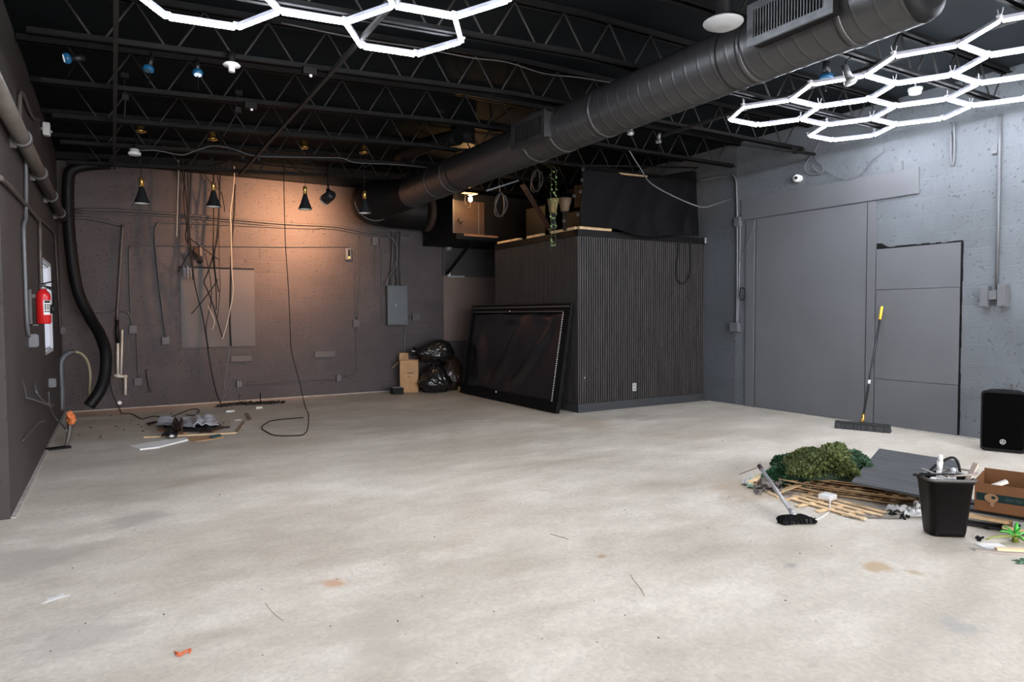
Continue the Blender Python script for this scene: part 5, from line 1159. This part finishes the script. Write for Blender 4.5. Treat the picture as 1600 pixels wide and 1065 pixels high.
# hedge mats
M_hedge = mat('hedge_leaf_olive', (.125, .155, .05), .55, var=.8, vscale=55); M_hedge2 = mat('hedge_leaf_green', (.045, .125, .06), .55, var=.75, vscale=55); M_hback = mat('hedge_backing', (.012, .03, .012), .8)
M_hedge3 = mat('hedge_leaf_mix', (.065, .13, .07), .55, var=.75, vscale=55)
def hedge(c, ang, L, W, Hh, lab, seed, m, n, slope=0.0, zb=0.0):
    rnd = random.Random(seed); t = thing('hedge_mat', lab, 'artificial hedge', (c.x, c.y, zb), 'artificial hedge mats')
    ca, sa = math.cos(ang), math.sin(ang)
    def surf(u, v):   # u,v in -1..1
        e = max(0.0, 1-abs(u)**3.2)*max(0.0, 1-abs(v)**3.0); k = .72+.5*noise.noise(Vector((u*1.8+seed, v*1.6, seed)))
        h = Hh*(e**.45)*k*(1+slope*u); x, y = u*L/2*(1+.05*math.sin(v*5)), v*W/2*(1+.1*math.sin(u*4+seed))
        return Vector((c.x+x*ca-y*sa, c.y+x*sa+y*ca, zb+.01+h))
    b = MB(); nu, nv = 36, 18; V = [[b.bm.verts.new(surf(-1+2*i/nu, -1+2*j/nv)-Vector((0, 0, .012))) for i in range(nu+1)] for j in range(nv+1)]
    b._start()
    for j in range(nv):
        for i in range(nu): b.bm.faces.new((V[j][i], V[j][i+1], V[j+1][i+1], V[j+1][i]))
    b._mark(True); b.build('mat_backing', M_hback, t)
    b = MB()
    for i in range(n):
        u, v = rnd.uniform(-1, 1), rnd.uniform(-1, 1); p = surf(u, v)
        nn = (surf(u+.03, v)-p).cross(surf(u, v+.03)-p)
        nn = nn.normalized() if nn.length > 1e-9 else Vector((0, 0, 1))
        if nn.z < 0: nn = -nn
        d = (nn+Vector((rnd.uniform(-.9, .9), rnd.uniform(-.9, .9), rnd.uniform(-.3, .5)))).normalized(); s = d.orthogonal().normalized(); s.rotate(Quaternion(d, rnd.random()*6.28)); ln = rnd.uniform(.024, .046); w_ = ln*.34
        b.quad([p-s*w_*.3, p+d*ln*.5-s*w_+s.cross(d)*.003, p+d*ln, p+d*ln*.5+s*w_+s.cross(d)*.003])
    b.build('leaves', m, t, recalc=False)
def footmid(a, c): return (onZ(*a)+onZ(*c))/2
A_, B_ = onZ(1236, 749, .10), onZ(1346, 752, .12)
ax = (B_-A_); aa = math.atan2(ax.y, ax.x); bk = Vector((-math.sin(aa), math.cos(aa), 0))
hedge((A_+B_)/2+bk*.27+Vector((-.03, 0, -.10)), aa, ax.length*.93, .58, .17, 'large olive green artificial hedge mat heaped beside the black board', 3, M_hedge, 8500, zb=.125, slope=.55)
hedge(B_+bk*.44+Vector((-.08, .0, 0)), aa, .34, .32, .12, 'greener end of hedge mat curling up behind the black board', 14, M_hedge3, 3000, zb=.12)
hedge(onZ(1244, 738)+bk*.10, aa+.2, .32, .26, .11, 'dark green hedge piece behind the large olive one at its left end', 9, M_hedge2, 2600)
hedge(onZ(1232, 762)+bk*.07, aa-.25, .33, .20, .115, 'dark green upside-down hedge piece behind the grey broom handle', 21, M_hedge2, 2600)
# white paper wedge behind the black board
# black board lying tilted on the stack
def tiltboard():
    z0 = .165
    P = [onZ(1330, 752, z0), onZ(1478, 781, .14), onZ(1560, 745, .16), onZ(1374, 700, .21)]
    nn = (P[1]-P[0]).cross(P[3]-P[0]).normalized()
    if nn.z < 0: nn = -nn
    # make it planar
    P[2] = P[1]+(P[3]-P[0])*1.0
    b = MB(); b.rings([[p-nn*.016 for p in P], P], smooth=False); return b, P
b, PB = tiltboard()
M_bb = bpy.data.materials.new('black_stained_board'); M_bb.use_nodes = True; nt = M_bb.node_tree; bs = nt.nodes['Principled BSDF']
tc = N(nt, 'ShaderNodeTexCoord'); mp = N(nt, 'ShaderNodeMapping'); mp.inputs['Rotation'].default_value = (0, 0, -math.atan2((PB[1]-PB[0]).y, (PB[1]-PB[0]).x)); mp.inputs['Scale'].default_value = (1, 1, 1)
mp2 = N(nt, 'ShaderNodeMapping'); mp2.inputs['Scale'].default_value = (1.2, 26, 1)
nt.links.new(tc.outputs['Object'], mp.inputs[0]); nt.links.new(mp.outputs[0], mp2.inputs[0])
nz = N(nt, 'ShaderNodeTexNoise', Scale=3.0, Detail=6.0); nt.links.new(mp2.outputs[0], nz.inputs['Vector']); rp_ = ramp(nt, .35, .7, (.030, .031, .034, 1), (.105, .108, .116, 1)); nt.links.new(nz.outputs['Fac'], rp_.inputs['Fac']); nt.links.new(rp_.outputs['Color'], bs.inputs['Base Color']); bs.inputs['Roughness'].default_value = .36
obj1(b, 'black_board', M_bb, 'black wood-grain board lying tilted over the lattice stack', 'board')
b = MB(); a = PB[0].lerp(PB[3], .60); b.prism([(0, 0), (.13, .02), (.15, .09), (.03, .05)], .006, Matrix.Translation(a+Vector((-.13, .02, .02))) @ Matrix.Rotation(.2, 4, 'Y') @ Matrix.Rotation(-.3, 4, 'Z')); obj1(b, 'paper_wedge', M_paper, 'white paper wedge sticking out left of the black board', 'paper')
# white adapter box with its cord
p = onZ(1299, 786)+Vector((0, .03, .02)); t = thing('power_adapter', 'small white power box with a cord on the broken lattice', 'adapter', p)
b = MB(); b.box(p+Vector((0, 0, .022)), (.10, .09, .038), rotz(.1), .008); b.build('case', M_white, t)
b = MB(); b.tube([p+Vector((-.04, -.045, .02)), onZ(1296, 797, .005), onZ(1286, 806, .004), onZ(1272, 814, .004)], .004, seg=6); b.build('cord', M_white, t)
# small broom / duster with grey handle
hh = onZ(1189.5, 732, .21)
a, c = onZ(1221, 820), onZ(1277, 818); bx = (c-a); bx.z = 0; bl = bx.length; bx.normalize(); by = Vector((-bx.y, bx.x, 0)); bc = (a+c)/2
t = thing('dust_broom', 'small black broom head on a grey pole lying by the right debris pile', 'broom', bc)
b = MB(); sec = [(-.5, .0), (-.46, .034), (-.36, .046), (.18, .046), (.34, .034), (.5, .018), (.5, .0)]
b.rings([[bc+bx*(x*bl)+by*y0_+Vector((0, 0, .004+z)) for x, z in sec] for y0_ in (.0, .02, .045, .065)]); 
for v in b.bm.verts: v.co += noise.noise_vector(v.co*40)*.006; v.co.z = max(.003, v.co.z)
b.build('brush_head', mat('black_bristle_block', (.008, .008, .0085), .95, bump=.8, bscale=90, spec=.05), t)
b = MB()
for i in range(170):
    p = bc+bx*random.uniform(-.49, .44)*bl+by*random.uniform(-.012, .06); b.bar(p+Vector((0, 0, .002)), p+Vector((random.uniform(-.01, .01), .01, random.uniform(.02, .036))), .006, .004)
b.build('bristles', M_rubber, t)
b = MB(); b.tube([bc+bx*.47*bl+Vector((0, .03, .02)), bc+bx*.56*bl+Vector((0, .03, .03)), bc+bx*.6*bl+Vector((0, .05, .02)), bc+bx*.54*bl+Vector((0, .06, .015))], .004, seg=6); b.build('hang_loop', M_rubber, t)
s0 = bc+by*.06+Vector((-.01, 0, .045)); b = MB(); b.cyl(s0, hh, .0125, seg=14); b.build('handle', mat('grey_pole', (.40, .40, .41), .35, .3), t)
b = MB(); d = (hh-s0).normalized(); b.cyl(hh-d*.01, hh+d*.04, .016, seg=14); b.sph(hh+d*.04, .016, 2); b.build('end_cap', mat('dark_plum_cap', (.03, .015, .02), .4), t)
b = MB(); b.cyl(s0-d*.01, s0+d*.06, .02, .015, 14); q = s0+d*.14; b.tube([q+Vector((.012, 0, .0)), q+Vector((.035, .0, .005)), q+Vector((.032, .01, -.02))], .004, seg=6); b.build('collar', M_alu, t)
# dusty fluff, bits and sticks at the left tip of the pile
M_fluff = mat('grey_fluff', (.16, .14, .125), .95, var=.5, vscale=40, bump=.6, bscale=60)
b = MB()
for i in range(240):
    o = onZ(random.gauss(1205, 13), random.gauss(760, 6)); s = random.uniform(.008, .026); b.box(o+Vector((0, 0, random.random()**2*.05+s*.3)), (s*1.6, s, s*.7), Matrix.Rotation(random.random()*3, 3, 'Z') @ Matrix.Rotation(random.random(), 3, 'X'))
tag(b.build('dust_heap', M_fluff), 'grey dust and fluff swept against the right debris pile', 'dust', kind='stuff')
crumple('foil_scrap', ((1158, 757), (1170, 758), (1172, 752), (1161, 751)), .005, .03, mat('pale_film', (.48, .47, .46), .4), 'crinkled pale film scrap at the far left of the right debris pile', 'film', 2)
crumple('mint_scrap', ((1169, 761), (1176, 762), (1177, 754), (1169, 752)), .01, .05, mat('mint_plastic', (.30, .55, .48), .4), 'mint green plastic scrap beside the short wood block', 'plastic', 6)
crumple('foil_scrap', ((1178, 754), (1188, 753), (1186, 744), (1179, 746)), .02, .05, mat('yellow_white_scrap', (.6, .56, .35), .5), 'yellowish white scrap behind the short wood block', 'scrap', 8)
stick(1155, 741, 1188, 729, .006, .005, M_plank, 'thin twig reaching left behind the grey broom handle', name='twig', cat='twig')
stick(1180, 770, 1190, 765, .02, .008, mat('blue_black_scrap', (.04, .06, .11), .5), 'blue black scrap in front of the short wood block', name='scrap', cat='scrap')
b = MB(); P = [onZ(x, y, .004) for x, y in ((1326, 808), (1350, 807), (1385, 808), (1400, 808))]
b.rings([[p+Vector((-.0, w*.03, 0)) for w in (-1, 1)]+[p+Vector((0, w*.03, .006)) for w in (1, -1)] for p in P], smooth=False); obj1(b, 'flat_stick', mat('grey_driftwood', (.22, .19, .16), .8, var=.4, vscale=20), 'flat grey worn stick on the floor in front of the lattice stack', 'stick')
# crumpled white paper and dark beads left of the bin
crumple('crumpled_paper', ((1384, 797), (1420, 802), (1418, 795), (1388, 792)), .004, .035, M_paper, 'crumpled white paper left of the black bin, farther one', 'paper', 4)
crumple('crumpled_paper', ((1412, 806), (1446, 808), (1446, 797), (1420, 796)), .004, .07, M_paper, 'crumpled white paper touching the foot of the black bin', 'paper', 12)
crumple('white_cloth', ((1428, 790), (1446, 795), (1446, 776), (1436, 778)), .02, .12, M_paper, 'white plastic bag squeezed behind the black bin', 'plastic bag', 15)
b = MB()
for cx, cy, n in ((1395, 804, 14), (1408, 808, 8), (1416, 810, 8), (1530, 843, 14)):
    for i in range(n):
        o = onZ(cx+random.gauss(0, 3.5), cy+random.gauss(0, 1.6)); b.sph(o+Vector((0, 0, .006+.006*(i % 2))), .008, 1)
tag(b.build('dark_beads', M_black), 'clumps of tiny dark beads on the floor around the black bin', 'beads', kind='stuff')
# ---- waste bin
t0 = onZ(1480, 846); bw_ = .0
fl, fr = onZ(1446, 826), onZ(1512, 846)
ex2 = (fr-fl); ex2.z = 0; ex2.normalize(); ex2 = Vector((.80, -.60, 0)).normalized()
ey2 = Vector((-ex2.y, ex2.x, 0))
bc = onZ(1482, 838)+ey2*.05
t = thing('waste_bin', 'black plastic waste bin full of cables and pipes in the right foreground', 'bin', bc)
def rect(w, d, z, r=.035): return [bc+ex2*(x-w*BK/2)+ey2*(y-d*BK/2)+Vector((0, 0, z*BV)) for x, y in rr(w*BK, d*BK, r, 5)]
BK, BV = .77, .88
HB = .40
b = MB(); b.rings([rect(.255, .175, .004), rect(.265, .185, .03), rect(.335, .235, HB-.03), rect(.345, .245, HB-.03), rect(.35, .25, HB), rect(.33, .23, HB), rect(.325, .225, HB-.05), rect(.26, .18, .02)], True, True)
b.build('bucket', mat('black_bin_plastic', (.0035, .003, .003), .45, spec=.14), t)
b = MB(); b.rings([rect(.352, .252, HB-.012), rect(.372, .27, HB-.004), rect(.372, .27, HB+.004), rect(.34, .24, HB+.006), rect(.33, .23, HB)], False, False); b.build('rim', mat('bin_rim_plastic', (.07, .065, .06), .35), t)
def bp_(u, v, z): return bc+ex2*u*BK+ey2*v*BK+Vector((0, 0, z*BV))
def bobj(nm, pts, r, m, lab, cat, seg=10, n=6):
    b = MB(); b.tube(pts, r, seg=seg, smoothn=n); return obj1(b, nm, m, lab, cat)
b = MB(); b.cyl(bp_(-.03, .05, .2), bp_(-.025, .045, .44), .014, seg=12); b.cyl(bp_(-.025, .045, .44), bp_(-.02, .04, .50), .017, seg=12); b.cyl(bp_(-.02, .04, .50), bp_(-.018, .038, .545), .0155, .012, 12); obj1(b, 'white_pipe', M_white, 'upright white plastic pipe standing in the black bin', 'pipe')
bobj('black_cable', [bp_(-.10, .06, .34), bp_(-.08, .06, .43), bp_(-.0, .04, .50), bp_(.06, .02, .53), bp_(.10, .02, .50), bp_(.12, .02, .42), bp_(.125, .02, .33)], .008, M_rubber, 'thick black cable arching out of the black bin', 'cable')
bobj('grey_hose', [bp_(.17+.0*0, -.05, .42)]+[bp_(.10+.13*math.cos(a_), .0+.10*math.sin(a_), .425+.012*math.sin(a_*1.5)) for a_ in [i*.55 for i in range(12)]], .006, mat('grey_brown_tubing', (.26, .22, .19), .4), 'grey brown tubing coiled on the rim of the black bin at the right', 'hose')
bobj('black_cable', [bp_(-.05+.17*math.cos(a_), .02+.11*math.sin(a_), .415+.02*math.cos(a_*1.3)) for a_ in [1.2+i*.5 for i in range(11)]], .006, M_rubber, 'black cable coil lying over the left rim of the black bin', 'cable')
bobj('grey_rod', [bp_(-.19, -.02, .46), bp_(-.02, -.10, .40)], .006, mat('grey_rod', (.25, .24, .23), .4), 'thin grey rod resting across the left rim of the black bin', 'rod', n=1)
bobj('grey_rod', [bp_(.03, .08, .45), bp_(.17, -.04, .41)], .006, M_grey, 'thin grey rod resting across the right side of the black bin', 'rod', n=1)
b = MB(); b.bar(bp_(.10, -.06, .32), bp_(.215, -.02, .50), .034, .010); obj1(b, 'wood_stick', mat('pale_grey_wood', (.46, .37, .31), .7, var=.1), 'flat wooden stick leaning out of the right side of the bin', 'stick')
b = MB(); b.cyl(bp_(.06, .0, .36), bp_(.065, .03, .42), .02, seg=12); b.sph(bp_(.075, .035, .44), .017, 2); obj1(b, 'white_fitting', mat('grey_white_pvc', (.45, .46, .48), .4), 'white plastic pipe fitting near the middle of the black bin', 'fitting')
b = MB(); b.bar(bp_(-.0, -.06, .36), bp_(.0, -.055, .44), .022, .014); obj1(b, 'grey_bracket', M_grey, 'short upright grey bracket at the front inside the black bin', 'bracket')
b = MB(); b.sph(bp_(-.05, -.06, .385), .03, 2, (1.4, 1, .5)); b.sph(bp_(-.10, -.03, .39), .02, 2, (1.4, 1, .6)); obj1(b, 'crumpled_paper', M_paper, 'pale crumpled paper inside the black bin at the front', 'paper')
# ---- cardboard fruit box
A0 = onZ(1524, 795, .10); B0 = onZ(1612, 809, .10); zb = .095
ex3 = (B0-A0); ex3.z = 0; ex3.normalize(); ey3 = Vector((-ex3.y, ex3.x, 0)); Lb = .56; Db = .34
def cbp(u, v, z): return A0+ex3*u+ey3*v+Vector((0, 0, zb-.10+z*.78))
t = thing('printed_carton', 'open brown carton with a dark green printed band behind the black bin', 'box', cbp(Lb/2, Db/2, 0))
HB2 = .225; th = .007
def cw(p0, p1, p2, p3, off): b = MB(); b.rings([[p0, p1, p2, p3], [p+off for p in (p0, p1, p2, p3)]], smooth=False); return b
M_cin = mat('carton_board', (.13, .058, .024), .85, var=.08, vscale=5, spec=.2)
b = MB()
for (u0, v0, u1, v1, hh_) in ((0, 0, Lb, 0, HB2), (0, Db, Lb, Db, HB2+.045), (0, 0, 0, Db, HB2+.02), (Lb, 0, Lb, Db, HB2+.02)):
    d1 = (ex3*(u1-u0)+ey3*(v1-v0)).normalized(); off = Vector((-d1.y, d1.x, 0))*th
    P = [cbp(u0, v0, 0), cbp(u1, v1, 0), cbp(u1, v1, hh_), cbp(u0, v0, hh_)]
    b.rings([P, [p+off for p in P]], smooth=False)
b.rings([[cbp(0, 0, 0), cbp(Lb, 0, 0), cbp(Lb, Db, 0), cbp(0, Db, 0)], [cbp(0, 0, .006), cbp(Lb, 0, .006), cbp(Lb, Db, .006), cbp(0, Db, .006)]], smooth=False)
b.build('carton', M_cin, t)
def decal(u0, z0, u1, z1, nm, m, d=.0015):
    b = MB(); b.quad([cbp(u0, -d, z0), cbp(u1, -d, z0), cbp(u1, -d, z1), cbp(u0, -d, z1)]); b.bm.faces.ensure_lookup_table(); return b.build(nm, m, t)
M_green = mat('dark_green_print', (.004, .016, .016), .6, spec=.2); M_tanp = mat('tan_print', (.21, .115, .058), .7); M_ink = mat('brown_ink', (.07, .035, .015), .7); M_gt = mat('grey_green_print', (.032, .058, .052), .6)
decal(.004, .088, Lb-.004, .150, 'green_band', M_green)
b = MB(); cc = (.082, .116)
b._start()
def cir(r, d, cx, cz, n=24, sx=1.0): return [cbp(cx+r*sx*math.cos(2*PI*i/n), -d, cz+r*math.sin(2*PI*i/n)) for i in range(n)]
b.rings([cir(.036, .0022, *cc), cir(.036, .003, *cc), cir(.012, .003, cc[0]+.010, cc[1]+.006), cir(.012, .0022, cc[0]+.010, cc[1]+.006)], False, False, smooth=False)
b.prism([(-.012, 0), (.012, 0), (.010, -.030), (-.008, -.030)], .001, frame(cbp(cc[0]+.004, -.003, cc[1]-.028), ex3, (0, 0, 1)))
b.build('round_emblem', M_tanp, t)
def text(s, u, z, size, m, nm, d=.0025):
    cu = bpy.data.curves.new('t', 'FONT'); cu.body = s; cu.size = size; cu.extrude = .0004; o = bpy.data.objects.new('t', cu); C.objects.link(o)
    dg = bpy.context.evaluated_depsgraph_get(); me = bpy.data.meshes.new_from_object(o.evaluated_get(dg)); bpy.data.objects.remove(o)
    M_ = frame(cbp(u, -d, z), ex3, (0, 0, 1)); me.transform(Matrix.Translation(-wloc(t)) @ M_); me.materials.clear(); me.materials.append(m)
    o = bpy.data.objects.new(nm, me); C.objects.link(o); o.parent = t; return o
text('SEALTEC  FOODS', .150, .108, .024, M_gt, 'lettering')
b = MB(); f = .003
for (u0, z0, u1, z1) in ((.26, .03, .40, .034), (.26, .066, .40, .07), (.26, .03, .264, .07), (.396, .03, .40, .07)): b.quad([cbp(u0, -.0016, z0), cbp(u1, -.0016, z0), cbp(u1, -.0016, z1), cbp(u0, -.0016, z1)])
for i in range(9): u = .275+.013*i; b.quad([cbp(u, -.0016, .037), cbp(u+.008, -.0016, .037), cbp(u+.008, -.0016, .063), cbp(u, -.0016, .063)])
b.build('ink_stamp', M_ink, t)
for px, py, lab in ((.10, .09, 'cream scrap peeking over the front edge of the printed carton'), (.43, .07, 'pale wood scrap peeking over the carton edge at the right')):
    b = MB(); b.bar(cbp(px-.03, .05, .19), cbp(px+.05, .09, HB2+.02), .03, .02); b.bar(cbp(px, .06, .02), cbp(px+.01, .07, .2), .02, .02); obj1(b, 'wood_scrap', M_cream, lab, 'scrap')
# boards under the carton
for k, (u0, v0, u1, v1, z, w, m, lab) in enumerate(((-.05, -.02, .5, -.05, .06, .05, M_woodd, 'split board under the front edge of the printed carton'), (.15, -.06, .62, -.09, .035, .05, M_wood, 'lower pale board in front of the printed carton'), (-.1, .12, .7, .10, .07, .10, M_blk, 'dark plank supporting the printed carton'), (-.1, .30, .7, .26, .07, .10, M_blk, 'dark plank under the rear of the printed carton'), (-.12, -.03, .66, -.02, .015, .07, M_blk, 'dark board flat on the floor below the printed carton'))):
    p, q = cbp(u0, v0, 0), cbp(u1, v1, 0); p.z = q.z = z; b = MB(); b.bar(p, q, w, .018)
    obj1(b, 'loose_board', m, lab, 'board', 'boards under the printed carton')
b = MB(); p, q = cbp(.20, -.075, 0), cbp(.36, -.085, 0); p.z = q.z = .062; b.bar(p, q, .006, .045); t = thing('metal_plate', 'metal bracket plate with round holes in front of the printed carton', 'bracket', p); b.build('plate', M_alu, t)
b = MB()
for k in range(3): c_ = p.lerp(q, .2+.3*k)+ey3*-.0035; b.cyl(c_, c_-ey3*.002, .008, seg=12)
b.build('hole', M_black, t)
b = MB(); b.tube([onZ(1530, 818, .012), onZ(1540, 823, .012), onZ(1552, 824, .012), onZ(1575, 818, .012)], .011, seg=8); obj1(b, 'black_tube', M_rubber, 'short black tube on the floor in front of the carton boards', 'tube')
# artificial plant
p = onZ(1586, 846); t = thing('artificial_plant', 'bright green spiky artificial plant at the right edge of the floor', 'plant', p)
M_pl = mat('bright_leaf', (.06, .42, .05), .4, var=.3, vscale=15); M_pl2 = mat('olive_leaf', (.22, .26, .04), .5)
def blade(b, o, d, L_, w):
    d = Vector(d).normalized(); s = d.cross(Vector((0, 0, 1))).normalized(); rs = []
    for k in range(6):
        u = k/5; c_ = o+d*L_*u+Vector((0, 0, -.05*u*u)); ww = w*math.sin(PI*min(.97, .15+u*.85)); rs.append([c_-s*ww, c_+Vector((0, 0, -.008)), c_+s*ww, c_+Vector((0, 0, .003))])
    b.rings(rs)
b = MB()
for d, L_ in (((-.2, -.3, .9), .13), ((.4, .1, .9), .14), ((-.6, .3, .6), .13), ((.7, -.3, .5), .13), ((.1, .5, .7), .12), ((-.5, -.6, .5), .11), ((.5, .7, .4), .13)): blade(b, p+Vector((0, 0, .03)), d, L_, .011)
b.build('leaf_blades', M_pl, t)
b = MB(); blade(b, p+Vector((0, 0, .03)), (-.85, .35, .22), .20, .014); b.build('olive_leaf', M_pl2, t)
b = MB(); b.cyl(p, p+Vector((0, 0, .05)), .02, .012, 10); b.build('stem_base', M_pl2, t)
flat('paper_sheet', ((1523, 850), (1560, 849), (1576, 857), (1548, 859), (1540, 857)), .006, M_paper, 'white paper sheet lying beside the green plant', 'paper')
flat('flat_board', ((1522, 857), (1524, 861), (1572, 866), (1612, 868), (1612, 862), (1556, 860)), .008, mat('grey_beige_board', (.36, .31, .27), .7), 'grey beige strip of board under the white paper sheet', 'board', z=.001)
stick(1556, 861, 1612, 864, .035, .012, M_wood, 'pale lath lying in front of the green plant', .01, .01, name='wood_lath', cat='lath')
stick(1596, 846, 1610, 856, .03, .012, M_wood, 'pale lath at the right edge beside the green plant', .02, .02, name='wood_lath', cat='lath')
b = MB(); p = onZ(1601, 879); 
for d in ((-.7, .2, .3), (-.3, -.4, .3), (.3, .3, .4), (-.2, .6, .4)): blade(b, p+Vector((0, 0, .004)), d, .07, .012)
for v in b.bm.verts: v.co.z = max(.002, v.co.z)
obj1(b, 'leaf_sprig', M_hedge2, 'small green leaf sprig on the floor at the right edge', 'leaf')

# ------------------------------------------------------------------ light, world, camera
w = bpy.data.worlds.new('world'); bpy.context.scene.world = w; w.use_nodes = True
bg = w.node_tree.nodes['Background']; bg.inputs['Color'].default_value = (.80, .88, 1.0, 1); bg.inputs['Strength'].default_value = 6.0
L = bpy.data.lights.new('front_fill_light', 'AREA'); L.shape = 'RECTANGLE'; L.size = SX1-SX0-.1; L.size_y = SZ1-SZ0-.1; L.energy = 560; L.color = (1.0, .96, .95)  # area lamp added in the glazing as fill from behind the camera
o = bpy.data.objects.new('front_fill_light', L); C.objects.link(o); o.location = ((SX0+SX1)/2, YF-.05, (SZ0+SZ1)/2); o.rotation_euler = (PI/2, 0, 0); o.rotation_euler = Vector((0, 1, 0)).to_track_quat('-Z', 'Z').to_euler()
cam = bpy.data.cameras.new('camera'); co = bpy.data.objects.new('camera', cam); C.objects.link(co)
cam.sensor_width = 36; cam.lens = FPX/1600*36; cam.clip_start = .05
Mx = Matrix((_r, _u, -_f)).transposed().to_4x4(); Mx.translation = EYE; co.matrix_world = Mx
s = bpy.context.scene; s.camera = co
s.view_settings.view_transform = 'Standard'; s.view_settings.look = 'None'; s.view_settings.exposure = 0.0; s.view_settings.gamma = 1.0; s.view_settings.use_curve_mapping = False
s.cycles.use_denoising = True; s.cycles.max_bounces = 8; s.cycles.diffuse_bounces = 5; s.cycles.sample_clamp_indirect = 6; s.cycles.use_light_tree = True
s.cycles.caustics_reflective = False; s.cycles.caustics_refractive = False
